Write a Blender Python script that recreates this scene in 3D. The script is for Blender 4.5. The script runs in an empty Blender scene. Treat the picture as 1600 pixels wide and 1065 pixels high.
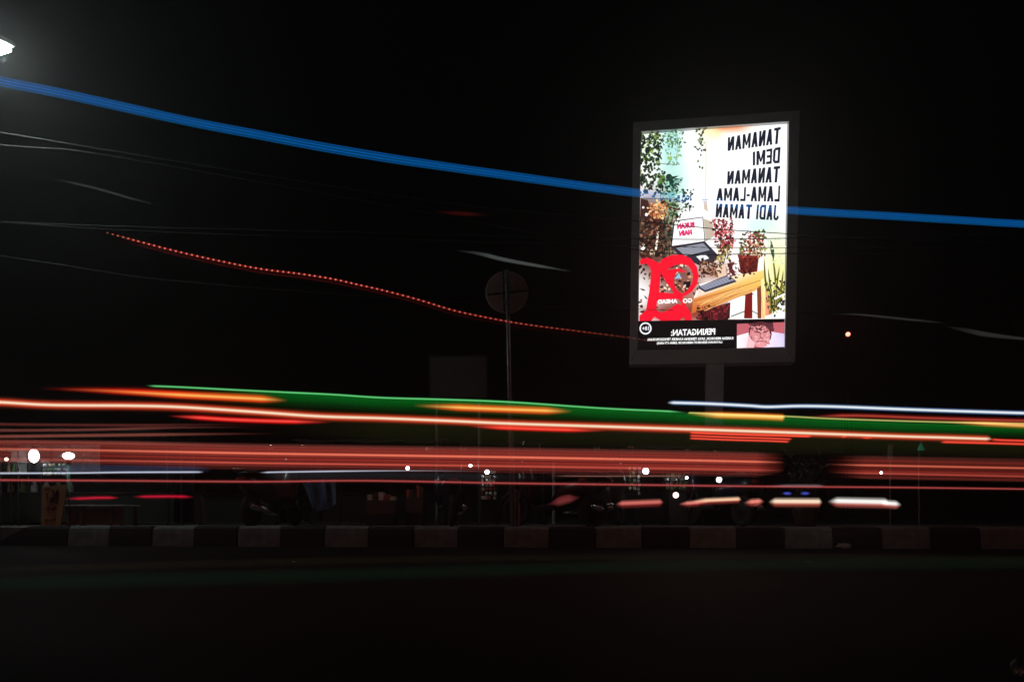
import bpy, math, random
from mathutils import Vector, Matrix

# ------------------------------------------------------------------ camera, sky, exposure
R = math.radians
F, HX, HY, CZ = 1155.0, 800.0, 800.0, 0.45          # focal length and horizon in photo pixels, eye height in metres
scene = bpy.context.scene
col = scene.collection
cam_d = bpy.data.cameras.new('camera'); cam = bpy.data.objects.new('camera', cam_d); col.objects.link(cam)
cam.location = (0, 0, CZ); cam.rotation_euler = (R(90), 0, 0)
cam_d.sensor_width = 36.0; cam_d.lens = F / 1600 * 36; cam_d.shift_y = (HY - 532.5) / 1600
cam_d.clip_start = 0.05; cam_d.clip_end = 2000
scene.camera = cam

world = bpy.data.worlds.new('World'); scene.world = world; world.use_nodes = True
wn = world.node_tree.nodes; wl = world.node_tree.links
sky = wn.new('ShaderNodeTexSky'); sky.sky_type = 'NISHITA'; sky.sun_disc = False
sky.sun_elevation = R(-7.0); sky.sun_rotation = R(200)
wl.new(sky.outputs[0], wn['Background'].inputs[0]); wn['Background'].inputs[1].default_value = 0.05

sun_d = bpy.data.lights.new('moonlight', 'SUN'); sun_d.energy = 0.004; sun_d.angle = R(0.5); sun_d.color = (0.8, 0.88, 1.0)
sun = bpy.data.objects.new('moonlight', sun_d); col.objects.link(sun); sun.rotation_euler = (R(40), R(-20), R(20))

scene.view_settings.view_transform = 'Standard'; scene.view_settings.look = 'None'
scene.view_settings.exposure = 0.0; scene.view_settings.gamma = 1.0; scene.view_settings.use_curve_mapping = False
cy = scene.cycles
cy.use_denoising = True; cy.max_bounces = 3; cy.transparent_max_bounces = 96; cy.volume_bounces = 0
cy.sample_clamp_indirect = 4.0; cy.use_light_tree = True
try: cy.denoiser = 'OPENIMAGEDENOISE'
except Exception: pass
HAZE = 0.0038
random.seed(7)

# ------------------------------------------------------------------ helpers
def P(x, y, Y):
    """the place at depth Y that the photograph shows at pixel x, y"""
    return Vector(((x - HX) / F * Y, Y, CZ + (HY - y) / F * Y))
def lin(c):
    return tuple((v / 255 / 12.92) if v / 255 <= 0.04045 else ((v / 255 + 0.055) / 1.055) ** 2.4 for v in c)

def material(name, c, rough=0.7, c2=None, scale=8.0, metal=0.0, bump=0.0, emit=None, estr=1.0, spec=0.5, detail=6.0):
    m = bpy.data.materials.new(name); m.use_nodes = True
    n = m.node_tree.nodes; l = m.node_tree.links; b = n['Principled BSDF']
    b.inputs['Roughness'].default_value = rough; b.inputs['Metallic'].default_value = metal
    b.inputs['Specular IOR Level'].default_value = spec
    tc = n.new('ShaderNodeTexCoord'); nz = n.new('ShaderNodeTexNoise')
    nz.inputs['Scale'].default_value = scale; nz.inputs['Detail'].default_value = detail
    l.new(tc.outputs['Object'], nz.inputs['Vector'])
    rp = n.new('ShaderNodeValToRGB'); rp.color_ramp.elements[0].position = 0.32; rp.color_ramp.elements[1].position = 0.68
    c2 = c2 or tuple(v * 0.72 for v in c)
    rp.color_ramp.elements[0].color = (*c2, 1); rp.color_ramp.elements[1].color = (*c, 1)
    l.new(nz.outputs['Fac'], rp.inputs['Fac']); l.new(rp.outputs['Color'], b.inputs['Base Color'])
    if bump:
        bp = n.new('ShaderNodeBump'); bp.inputs['Strength'].default_value = bump; bp.inputs['Distance'].default_value = 0.01
        l.new(nz.outputs['Fac'], bp.inputs['Height']); l.new(bp.outputs['Normal'], b.inputs['Normal'])
    if emit:
        b.inputs['Emission Color'].default_value = (*emit, 1); b.inputs['Emission Strength'].default_value = estr
    return m

def attr_emission(name, strength, additive):
    """light given off in the colour stored with the mesh; additive = the light lets what is behind shine through"""
    m = bpy.data.materials.new(name); m.use_nodes = True
    n = m.node_tree.nodes; l = m.node_tree.links; n.remove(n['Principled BSDF'])
    a = n.new('ShaderNodeAttribute'); a.attribute_name = 'glow'
    e = n.new('ShaderNodeEmission'); e.inputs['Strength'].default_value = strength
    l.new(a.outputs['Color'], e.inputs['Color'])
    if additive:
        t = n.new('ShaderNodeBsdfTransparent'); s = n.new('ShaderNodeAddShader')
        l.new(e.outputs[0], s.inputs[0]); l.new(t.outputs[0], s.inputs[1])
        l.new(s.outputs[0], n['Material Output'].inputs['Surface'])
    else:
        l.new(e.outputs[0], n['Material Output'].inputs['Surface'])
    return m

M = {}
M['white_paint'] = material('white_kerb_paint', (0.19, 0.225, 0.23), 0.85, (0.105, 0.122, 0.125), 9, bump=0.3)
M['black_paint'] = material('black_kerb_paint', (0.012, 0.012, 0.013), 0.8, (0.022, 0.021, 0.02), 9, bump=0.3)
M['concrete'] = material('concrete', (0.20, 0.19, 0.18), 0.9, (0.13, 0.125, 0.12), 5, bump=0.4)
M['grey_metal'] = material('grey_painted_metal', (0.66, 0.66, 0.66), 0.5, (0.56, 0.56, 0.565), 3)
M['galvanised'] = material('galvanised_steel', (0.36, 0.36, 0.37), 0.45, (0.26, 0.26, 0.27), 14, metal=0.6)
M['sign_back'] = material('weathered_aluminium', (0.44, 0.40, 0.39), 0.6, (0.34, 0.31, 0.30), 7, metal=0.1)
M['dull_board'] = material('dull_board', (0.085, 0.085, 0.09), 0.8, (0.06, 0.06, 0.062), 4)
M['dark_metal'] = material('dark_metal', (0.04, 0.04, 0.042), 0.4, (0.025, 0.025, 0.027), 12, metal=0.5)
M['cable'] = material('cable_sheath', (0.05, 0.05, 0.05), 0.6, (0.035, 0.035, 0.035), 4)
M['rubber'] = material('rubber', (0.02, 0.02, 0.02), 0.85)
M['dark_plastic'] = material('dark_plastic', (0.03, 0.03, 0.033), 0.35)
M['seat_vinyl'] = material('black_vinyl', (0.022, 0.022, 0.022), 0.55)
M['red_paint'] = material('dark_red_paint', (0.045, 0.008, 0.008), 0.3)
M['blue_paint'] = material('dark_blue_paint', (0.010, 0.014, 0.036), 0.3)
M['silver_paint'] = material('silver_paint', (0.28, 0.28, 0.29), 0.3, metal=0.4)
M['grey_paint'] = material('dark_grey_paint', (0.05, 0.05, 0.052), 0.3)
M['chrome'] = material('chrome', (0.6, 0.6, 0.6), 0.12, metal=1.0)
M['board_ochre'] = material('ochre_board', (0.38, 0.22, 0.10), 0.7, (0.30, 0.16, 0.07), 10)
M['board_brown'] = material('brown_lettering', (0.06, 0.02, 0.012), 0.7)
M['wood'] = material('worn_wood', (0.10, 0.045, 0.032), 0.7, (0.065, 0.03, 0.022), 6, bump=0.2)
M['pale_top'] = material('pale_laminate', (0.55, 0.54, 0.50), 0.4, (0.42, 0.41, 0.38), 6)
M['tarp_green'] = material('dark_green_tarpaulin', (0.010, 0.018, 0.015), 0.85, (0.006, 0.012, 0.010), 3)
M['tarp_brown'] = material('brown_tarpaulin', (0.03, 0.02, 0.013), 0.85, (0.02, 0.013, 0.009), 3)
M['cloth_blue'] = material('blue_cloth', (0.05, 0.10, 0.26), 0.85, (0.035, 0.07, 0.2), 12)
M['cloth_pale'] = material('pale_cloth', (0.16, 0.19, 0.26), 0.85, (0.12, 0.14, 0.2), 12)
M['pale_curtain'] = material('pale_curtain', (0.34, 0.33, 0.31), 0.8, (0.24, 0.23, 0.21), 5)
M['glass'] = material('showcase_glass', (0.55, 0.66, 0.62), 0.08, spec=0.8)
M['goods_a'] = material('cream_packet', (0.72, 0.66, 0.50), 0.35, (0.42, 0.34, 0.22), 40)
M['goods_b'] = material('red_packet', (0.42, 0.08, 0.06), 0.35, (0.30, 0.05, 0.04), 40)
M['goods_c'] = material('green_packet', (0.14, 0.26, 0.12), 0.35, (0.09, 0.2, 0.08), 40)
M['goods_d'] = material('silver_packet', (0.74, 0.75, 0.78), 0.25, (0.4, 0.4, 0.42), 40, metal=0.4)
M['leaf'] = material('shrub_leaf', (0.10, 0.13, 0.09), 0.45, (0.06, 0.085, 0.055), 10)
M['bark'] = material('bark', (0.07, 0.05, 0.04), 0.9)
M['clay'] = material('clay_pot', (0.05, 0.025, 0.018), 0.8)
M['litter'] = material('crumpled_plastic', (0.75, 0.72, 0.70), 0.5); M['litter'].node_tree.nodes['Principled BSDF'].inputs['Transmission Weight'].default_value = 0.6
M['green_pole'] = material('green_pole_paint', (0.10, 0.34, 0.24), 0.5)
M['bulb'] = material('lit_bulb', (0.9, 0.9, 0.9), 0.4, emit=(0.93, 0.97, 1.0), estr=11)
M['bulb_warm'] = material('lit_pink_bulb', (0.9, 0.85, 0.85), 0.4, emit=(1.0, 0.66, 0.58), estr=4)
M['bulb_dim'] = material('small_lit_bulb', (0.9, 0.9, 0.9), 0.4, emit=(0.9, 0.95, 1.0), estr=9)
M['bulb_green'] = material('green_lit_lamp', (0.1, 0.5, 0.3), 0.4, emit=(0.01, 0.26, 0.15), estr=0.16)
M['beacon'] = material('red_beacon', (0.9, 0.3, 0.25), 0.4, emit=(1.0, 0.2, 0.14), estr=6)
M['lamp_lens'] = material('street_lamp_lens', (0.9, 0.9, 0.9), 0.4, emit=(0.88, 1.0, 0.97), estr=340)
M['trail'] = attr_emission('trail_light', 1.0, True)
M['screen'] = attr_emission('lit_screen_picture', 1.25, False)
M['screen_dark'] = material('screen_edge', (0.02, 0.02, 0.022), 0.4)

def asphalt():
    m = bpy.data.materials.new('asphalt'); m.use_nodes = True
    n = m.node_tree.nodes; l = m.node_tree.links; b = n['Principled BSDF']
    tc = n.new('ShaderNodeTexCoord')
    big = n.new('ShaderNodeTexNoise'); big.inputs['Scale'].default_value = 0.55; big.inputs['Detail'].default_value = 5
    fine = n.new('ShaderNodeTexNoise'); fine.inputs['Scale'].default_value = 60; fine.inputs['Detail'].default_value = 4
    for t in (big, fine): l.new(tc.outputs['Object'], t.inputs['Vector'])
    mx = n.new('ShaderNodeMix'); mx.data_type = 'RGBA'; mx.blend_type = 'OVERLAY'; mx.inputs[0].default_value = 0.6
    r1 = n.new('ShaderNodeValToRGB'); r1.color_ramp.elements[0].color = (0.013, 0.0125, 0.012, 1); r1.color_ramp.elements[1].color = (0.026, 0.025, 0.024, 1)
    l.new(big.outputs['Fac'], r1.inputs['Fac']); l.new(r1.outputs['Color'], mx.inputs[6]); l.new(fine.outputs['Fac'], mx.inputs[7])
    l.new(mx.outputs[2], b.inputs['Base Color'])
    rr = n.new('ShaderNodeMapRange'); rr.inputs[3].default_value = 0.6; rr.inputs[4].default_value = 0.85; b.inputs['Specular IOR Level'].default_value = 0.03
    l.new(big.outputs['Fac'], rr.inputs[0]); l.new(rr.outputs[0], b.inputs['Roughness'])
    bp = n.new('ShaderNodeBump'); bp.inputs['Strength'].default_value = 0.55; bp.inputs['Distance'].default_value = 0.006
    l.new(fine.outputs['Fac'], bp.inputs['Height']); l.new(bp.outputs['Normal'], b.inputs['Normal'])
    return m
M['asphalt'] = asphalt()

class MB:
    """collects simple shapes for one mesh"""
    def __init__(s): s.v = []; s.f = []
    def add(s, v, f):
        o = len(s.v); s.v += [tuple(p) for p in v]; s.f += [tuple(i + o for i in q) for q in f]; return s
    def box(s, x0, x1, y0, y1, z0, z1, mat=None, bev=0.0):
        if bev:
            b = bev; pts = []
            for z, i in ((z0, b), (z0 + b, 0), (z1 - b, 0), (z1, b)):
                pts += [(x0 + i, y0 + i, z), (x1 - i, y0 + i, z), (x1 - i, y1 - i, z), (x0 + i, y1 - i, z)]
            f = [(3, 2, 1, 0), (12, 13, 14, 15)]
            for k in range(3):
                for j in range(4):
                    a, c = k * 4 + j, k * 4 + (j + 1) % 4
                    f.append((a, c, c + 4, a + 4))
        else:
            pts = [(x, y, z) for z in (z0, z1) for x, y in ((x0, y0), (x1, y0), (x1, y1), (x0, y1))]
            f = [(3, 2, 1, 0), (4, 5, 6, 7), (0, 1, 5, 4), (1, 2, 6, 5), (2, 3, 7, 6), (3, 0, 4, 7)]
        if mat: pts = [mat @ Vector(p) for p in pts]
        return s.add(pts, f)
    def tube(s, pts, rad, n=8, cap=True):
        pts = [Vector(p) for p in pts]; m = len(pts)
        rad = rad if isinstance(rad, (list, tuple)) else [rad] * m
        v = []; prev = None
        for i, p in enumerate(pts):
            t = (pts[min(i + 1, m - 1)] - pts[max(i - 1, 0)]).normalized()
            if prev is None: a = t.orthogonal().normalized()
            else: a = (prev - t * prev.dot(t)).normalized()
            prev = a; b = t.cross(a)
            v += [p + (a * math.cos(k * 2 * math.pi / n) + b * math.sin(k * 2 * math.pi / n)) * rad[i] for k in range(n)]
        f = [(i * n + k, i * n + (k + 1) % n, (i + 1) * n + (k + 1) % n, (i + 1) * n + k) for i in range(m - 1) for k in range(n)]
        if cap: f += [tuple(range(n - 1, -1, -1)), tuple((m - 1) * n + k for k in range(n))]
        return s.add(v, f)
    def lathe(s, prof, n=16, mat=None):
        """profile of (radius, height) about the vertical axis"""
        v = [(r * math.cos(k * 2 * math.pi / n), r * math.sin(k * 2 * math.pi / n), z) for r, z in prof for k in range(n)]
        if mat: v = [mat @ Vector(p) for p in v]
        f = [(i * n + k, i * n + (k + 1) % n, (i + 1) * n + (k + 1) % n, (i + 1) * n + k) for i in range(len(prof) - 1) for k in range(n)]
        return s.add(v, f)
    def ball(s, c, r, n=12, sq=(1, 1, 1)):
        k = n // 2; c = Vector(c)
        prof = [(max(1e-4, math.sin(math.pi * i / k)) * r, -math.cos(math.pi * i / k) * r) for i in range(k + 1)]
        return s.lathe(prof, n, Matrix.Translation(c) @ Matrix.Diagonal((*sq, 1)))
    def build(s, name, m, parent=None, smooth=False):
        me = bpy.data.meshes.new(name); me.from_pydata(s.v, [], s.f); me.update()
        if smooth:
            for p in me.polygons: p.use_smooth = True
        me.materials.append(M[m] if isinstance(m, str) else m)
        o = bpy.data.objects.new(name, me); col.objects.link(o)
        if parent: o.parent = parent
        return o

def tag(o, label, cat, group=None):
    o['label'] = label; o['category'] = cat
    if group: o['group'] = group
    return o
def thing(name, label, cat, loc=(0, 0, 0), rz=0.0, group=None):
    o = bpy.data.objects.new(name, None); col.objects.link(o)
    o.location = loc; o.rotation_euler = (0, 0, rz); o.empty_display_size = 0.1
    return tag(o, label, cat, group)
def copy_tree(o, parent=None):
    c = o.copy(); col.objects.link(c); c.parent = parent
    for ch in list(o.children): copy_tree(ch, c)
    return c

# ------------------------------------------------------------------ the setting
road = MB().add([(-130, -40, 0), (130, -40, 0), (130, 200, 0), (-130, 200, 0)], [(0, 1, 2, 3)]).build('road', 'asphalt'); road['kind'] = 'structure'
SLAB = 0.24
# kerb line: passes slightly closer to the camera towards the right
KA, KB = P(105, 852.4, 9.92), P(1612, 857.6, 9.02)
kd = (Vector((KB.x, KB.y, 0)) - Vector((KA.x, KA.y, 0))); KL = kd.length; kd.normalize()
ka = math.atan2(kd.y, kd.x); kn = Vector((-kd.y, kd.x, 0)); K0 = Vector((KA.x, KA.y, 0))
NB = 21; bl = KL / NB
kerb = bpy.data.objects.new('kerb', None); col.objects.link(kerb); kerb['kind'] = 'structure'; kerb.location = K0; kerb.rotation_euler = (0, 0, ka)
def kerb_mesh(l):
    """a precast block: battered face, rounded upper edge"""
    prof = [(0.0, -0.02), (0.012, 0.17), (0.022, 0.235), (0.045, 0.262), (0.08, 0.27), (0.2, 0.27), (0.2, -0.02)]
    b = MB(); g = 0.006; n = len(prof); v = []
    for x, i in ((g, 0.008), (g + 0.012, 0.0), (l - g - 0.012, 0.0), (l - g, 0.008)):
        v += [(x, y + i, z - (i if z > 0.1 else 0)) for y, z in prof]
    f = [tuple(range(n)), tuple(3 * n + k for k in range(n - 1, -1, -1))]
    f += [(i * n + (k + 1) % n, i * n + k, (i + 1) * n + k, (i + 1) * n + (k + 1) % n) for i in range(3) for k in range(n)]
    return b.add(v, f)
kb = {w: kerb_mesh(bl).build('kerb_block', w, kerb) for w in ('white_paint', 'black_paint')}
used = set()
for i in range(-1, NB + 12):
    w = 'white_paint' if i % 2 == 0 else 'black_paint'
    o = kb[w]
    if w in used: o = o.copy(); col.objects.link(o)
    used.add(w)
    o.location = (i * bl, random.uniform(-0.006, 0.006), random.uniform(-0.006, 0.004)); o.rotation_euler = (0, 0, R(random.uniform(-0.5, 0.5)))
# sloped nose block at the end of the kerb
nose = MB().add([(-0.55, 0.03, -0.01), (0, 0.0, -0.01), (0, 0.2, -0.01), (-0.45, 0.2, -0.01), (-0.5, 0.06, 0.05), (0, 0.02, 0.25), (0, 0.2, 0.265), (-0.42, 0.2, 0.10)],
                [(3, 2, 1, 0), (0, 1, 5, 4), (1, 2, 6, 5), (2, 3, 7, 6), (3, 0, 4, 7), (4, 5, 6, 7)]).build('kerb_end', 'black_paint', kerb)
nose.location = (-bl, 0.0, 0)
def K(s, d, z=0.0): return K0 + kd * s + kn * d + Vector((0, 0, z))
e0, e1 = -bl - 0.3, KL + 12
sl = MB(); pv = [K(e0, .204), K(e1, .204), K(e1, 40), K(e0 - 6, 40), K(e0 - 1.5, 1.2)]
sl.add([(p.x, p.y, -0.02) for p in pv] + [(p.x, p.y, SLAB) for p in pv], [(5, 6, 7, 8, 9)] + [(i, (i + 1) % 5, (i + 1) % 5 + 5, i + 5) for i in range(5)])
pave = sl.build('pavement', 'concrete'); pave['kind'] = 'structure'

# ------------------------------------------------------------------ the lit billboard
BW, BH = 2.9774, 4.5525
bb = thing('billboard', 'tall lit advertising billboard with grey frame and mirrored picture on a single post', 'billboard')
BM = Matrix.Translation((3.7361, 13.8, 5.475)) @ Matrix.Rotation(-0.16688, 4, 'Z') @ Matrix.Rotation(0.0168, 4, 'Y')
bb.matrix_world = BM
SI = BM.inverted()
# screen corners measured in the photograph, brought onto the billboard's face
def to_face(x, y):
    o = Vector((0, 0, CZ)); d = P(x, y, 1.0) - o
    lo, ld = SI @ o, (SI.to_3x3() @ d); t = -lo.y / ld.y
    return lo + ld * t
sTL, sTR, sBR, sBL = (to_face(*c) for c in ((1000.5, 213), (1229, 196), (1223.5, 546.5), (997.5, 549)))
sx0, sx1 = (sTL.x + sBL.x) / 2, (sTR.x + sBR.x) / 2; sz0, sz1 = (sBL.z + sBR.z) / 2, (sTL.z + sTR.z) / 2
DEP, FR = 0.16, -0.16      # the frame's front is at local y = FR
def frame_member(poly):
    """mitred bar: outline on the face, raised outer lip and sloped inner edge"""
    n = len(poly); c = sum((Vector((p[0], 0, p[1])) for p in poly), Vector()) / n
    v = [(x, FR, z) for x, z in poly] + [(x, DEP, z) for x, z in poly]
    f = [tuple(range(n)), tuple(range(2 * n - 1, n - 1, -1))] + [((i + 1) % n, i, i + n, (i + 1) % n + n) for i in range(n)]
    return MB().add(v, f)
hw, hh = BW / 2, BH / 2; g = 0.003
for nm, poly in (('frame_bar', [(-hw, hh), (hw, hh), (sx1, sz1), (sx0, sz1)]), ('frame_bar', [(-hw, -hh), (sx0, sz0), (sx1, sz0), (hw, -hh)]),
                 ('frame_bar', [(-hw, hh - g), (sx0 - g, sz1), (sx0 - g, sz0), (-hw, -hh + g)]), ('frame_bar', [(hw, hh - g), (hw, -hh + g), (sx1 + g, sz0), (sx1 + g, sz1)])):
    fb = frame_member(poly[::-1]); o = fb.build(nm, 'grey_metal', bb)
    bv = o.modifiers.new('soft_edge', 'BEVEL'); bv.width = 0.012; bv.segments = 2; bv.limit_method = 'ANGLE'
MB().box(-hw + .03, hw - .03, DEP + .002, DEP + .09, -hh + .03, hh - .03).build('back_panel', 'dark_metal', bb)
psx = to_face(1116, 600).x
post = MB(); zb = -BM.translation.z + SLAB
post.box(psx - .155, psx + .155, -.13, .13, zb, -hh - .003, bev=0.012)
post.build('post', 'grey_metal', bb)
MB().box(psx - .32, psx + .32, -.3, .3, zb, zb + .03).build('base_plate', 'dark_metal', bb)

# the picture on the screen: flat print, laid out on the screen's own rectangle
class Picture:
    def __init__(s): s.v = []; s.f = []; s.c = []; s.k = 0; s.hold = False; s.sub = 0
    def st(s, x, y):
        p = to_face(x, y); return p
    def put(s, pts, faces, colr, shade=None):
        o = len(s.v); off = -0.0001 * s.k - (0.000012 * (s.sub % 7) if s.hold else 0); s.sub += 1; s.k += 0 if s.hold else 1
        for i, (x, y) in enumerate(pts):
            p = to_face(x, y)
            s.v.append((min(max(p.x, sx0 + .002), sx1 - .002), SCR + off, min(max(p.z, sz0 + .002), sz1 - .002)))
            s.c.append(lin(shade[i] if shade else colr))
        s.f += [tuple(i + o for i in q) for q in faces]
    def poly(s, pts, colr): s.put(pts, [tuple(range(len(pts)))], colr)
    def grad(s, pts, cols): s.put(pts, [tuple(range(len(pts)))], None, cols)
    def disc(s, x, y, rx, ry, colr, n=14, a0=0.0):
        s.poly([(x + rx * math.cos(a0 + k * 2 * math.pi / n), y + ry * math.sin(a0 + k * 2 * math.pi / n)) for k in range(n)], colr)
    def leaf(s, x, y, l, w, ang, colr):
        c, q = math.cos(ang), math.sin(ang); prof = ((0, 0), (.2, .75), (.45, 1), (.75, .6), (1, 0), (.75, -.6), (.45, -1), (.2, -.75))
        s.poly([(x + c * a * l - q * b * w, y + q * a * l + c * b * w) for a, b in prof], colr)
    def stroke(s, pts, w, colr):
        n = len(pts); w = w if isinstance(w, (list, tuple)) else [w] * n; L = []; Rr = []
        for i, (x, y) in enumerate(pts):
            ax, ay = pts[max(i - 1, 0)]; bx, by = pts[min(i + 1, n - 1)]
            d = math.hypot(bx - ax, by - ay) or 1; nx, ny = -(by - ay) / d, (bx - ax) / d
            L.append((x + nx * w[i] / 2, y + ny * w[i] / 2)); Rr.append((x - nx * w[i] / 2, y - ny * w[i] / 2))
        s.put(L + Rr, [(i, i + 1, n + i + 1, n + i) for i in range(n - 1)], colr)
    def ring(s, x, y, r0, r1, colr, n=24):
        pts = [(x + r * math.cos(k * 2 * math.pi / n), y + r * math.sin(k * 2 * math.pi / n)) for r in (r0, r1) for k in range(n)]
        s.put(pts, [(k, (k + 1) % n, n + (k + 1) % n, n + k) for k in range(n)], colr)
    def build(s, name, parent):
        me = bpy.data.meshes.new(name); me.from_pydata(s.v, [], s.f); me.update()
        a = me.color_attributes.new('glow', 'FLOAT_COLOR', 'POINT')
        for i, c in enumerate(s.c): a.data[i].color = (*c, 1)
        me.materials.append(M['screen']); o = bpy.data.objects.new(name, me); col.objects.link(o); o.parent = parent
        return o
def curve(pts, n=8):
    """smooth line through points (any dimension)"""
    out = []; m = len(pts)
    for i in range(m - 1):
        p0, p1, p2, p3 = pts[max(i - 1, 0)], pts[i], pts[i + 1], pts[min(i + 2, m - 1)]
        for k in range(n):
            t = k / n
            out.append(tuple(0.5 * (2 * b + (c - a) * t + (2 * a - 5 * b + 4 * c - d) * t * t + (3 * b - a - 3 * c + d) * t ** 3) for a, b, c, d in zip(p0, p1, p2, p3)))
    out.append(tuple(pts[-1])); return out
SCR = -0.075
pc = Picture()
WASH = [  # (x, y, rx, ry, colour, strength) soft washes of the printed photograph over white
    (1010, 225, 26, 40, (225, 238, 220), .8), (1048, 232, 17, 60, (178, 228, 226), .95), (1052, 290, 24, 34, (190, 232, 222), .8),
    (1112, 208, 16, 12, (255, 226, 150), .9), (1140, 202, 26, 6, (250, 130, 70), .9), (1110, 250, 10, 70, (255, 248, 225), .6),
    (1016, 350, 26, 40, (70, 40, 36), .98), (1018, 400, 30, 30, (92, 52, 40), .9), (1045, 330, 14, 26, (120, 150, 110), .7),
    (1190, 355, 30, 16, (208, 238, 232), .9), (1214, 400, 22, 36, (240, 244, 200), .7), (1215, 440, 18, 40, (226, 222, 120), .6),
    (1060, 440, 34, 40, (120, 66, 56), .9), (1100, 480, 30, 20, (180, 90, 50), .8), (1120, 425, 24, 12, (150, 90, 66), .9),
    (1060, 490, 50, 16, (130, 50, 40), .9), (1130, 490, 26, 14, (90, 22, 26), .95), (1150, 395, 30, 12, (240, 225, 215), .6),
    (1045, 380, 10, 20, (60, 50, 40), .9), (1165, 488, 26, 20, (255, 252, 250), .8), (1216, 492, 10, 10, (255, 255, 255), .9)]
gw, gh = 44, 60; gp = []; gc = []
for j in range(gh + 1):
    for i in range(gw + 1):
        u, v = i / gw, j / gh
        x = (1000.5 * (1 - u) + 1229 * u) * (1 - v) + (997.5 * (1 - u) + 1223.5 * u) * v
        y = (213 * (1 - u) + 196 * u) * (1 - v) + (549 * (1 - u) + 546.5 * u) * v
        c = [255., 255., 255.]
        for wx, wy, rx, ry, wc, ws in WASH:
            q = math.exp(-((x - wx) / rx) ** 2 - ((y - wy) / ry) ** 2) * ws * 1.25; q = min(q, ws)
            c = [a * (1 - q) + b * q for a, b in zip(c, wc)]
        gp.append((x, y)); gc.append(c)
pc.put(gp, [(j * (gw + 1) + i, j * (gw + 1) + i + 1, (j + 1) * (gw + 1) + i + 1, (j + 1) * (gw + 1) + i) for j in range(gh) for i in range(gw)], None, gc)
rnd = random.Random(3); pc.hold = False
DG, MG, LG, TG = (28, 44, 34), (64, 92, 48), (150, 180, 84), (112, 158, 120)
# hanging plants at the window
for k in range(85):
    x = 1001 + rnd.random() * 30; y = 212 + rnd.random() ** 1.3 * 76
    pc.leaf(x, y, rnd.uniform(4, 9), rnd.uniform(1.4, 2.8), rnd.uniform(.6, 2.6), rnd.choice((DG, DG, MG, LG, MG)))
for k in range(44):
    pc.leaf(1040 + rnd.random() * 26, 212 + rnd.random() * 48, rnd.uniform(3, 7), rnd.uniform(1, 2.2), rnd.uniform(.4, 2.8), rnd.choice((TG, LG, TG, (134, 190, 150))))
for x, y, l, w, a in ((1010, 236, 10, 4, 1.2), (1016, 232, 9, 4.5, 1.9), (1027, 228, 12, 3.6, 1.5), (1029, 250, 8, 4, 2.2), (1008, 250, 7, 3, 1), (1006, 262, 7, 3, .7), (1014, 262, 6, 2.6, 2.1), (1003, 278, 10, 5, 1.3), (1012, 290, 7, 3, 1.6), (1005, 300, 10, 4, .6)):
    pc.leaf(x, y, l, w, a, DG)
pc.stroke([(1042, 213), (1058, 214), (1057, 262)], 1.0, (130, 160, 160)); pc.stroke([(1032, 259), (1058, 261)], 1.2, (120, 130, 124))
for k in range(14):
    pc.leaf(1090 + rnd.random() * 8, 208 + rnd.random() ** .8 * 56, rnd.uniform(3, 6.5), rnd.uniform(1, 2), rnd.uniform(1.2, 2.0), rnd.choice((MG, (96, 120, 84), (130, 150, 110))))
for k in range(9):
    a = .35 + k * .27; pc.leaf(1030, 282, 13 - abs(k - 4) * .7, 1.8, a - 1.6 + .6, (60, 90, 44) if k % 2 else (104, 140, 60))
for k in range(8):
    a = math.pi * .15 + k * .23; pc.leaf(1040 + k * .8, 284 + k * .2, 24 - abs(k - 2) * 1.2, 2.1, a - .75, (22, 50, 42) if k < 5 else (70, 120, 104))
pc.disc(1045, 280, 5, 5, (24, 50, 42))
for k in range(8): pc.leaf(1042 + k * 2.4, 300 + (k % 3) * 4, 9, 1.5, 1.2 + .2 * k, (110, 172, 156))
pc.leaf(1027, 291, 12, 4.5, .5, (26, 40, 32)); pc.stroke([(1032, 290), (1032, 314)], 1, (60, 76, 66))
pc.stroke([(1001, 313), (1030, 314), (1062, 313)], 1.3, (58, 60, 54))
pc.stroke([(1102.5, 224), (1102, 315)], .9, (190, 166, 140)); pc.stroke([(1096, 315.5), (1106, 315)], 1.2, (120, 104, 92)); pc.poly([(1098, 317), (1104, 317), (1105.5, 336), (1100, 335)], (206, 186, 166))
for k in range(22): pc.leaf(1066 + rnd.random() * 13, 304 + rnd.random() * 28, rnd.uniform(2, 4.5), rnd.uniform(.8, 1.8), rnd.uniform(0, 3), rnd.choice((DG, (70, 80, 60), (50, 56, 46))))
bunch0 = [pc.leaf(1033 + rnd.random() * 20, 350 + rnd.random() * 54, rnd.uniform(3, 9), rnd.uniform(1, 2.4), rnd.uniform(0, 6), rnd.choice(((36, 28, 24), (62, 44, 34), (92, 84, 56), (30, 34, 26)))) for k in range(46)]
for k in range(50): pc.leaf(1036 + rnd.random() * 22, 312 + rnd.random() * 36, rnd.uniform(3, 7), rnd.uniform(1, 2), rnd.uniform(0, 3), rnd.choice((DG, MG, TG, LG, (120, 70, 56))))
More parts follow.
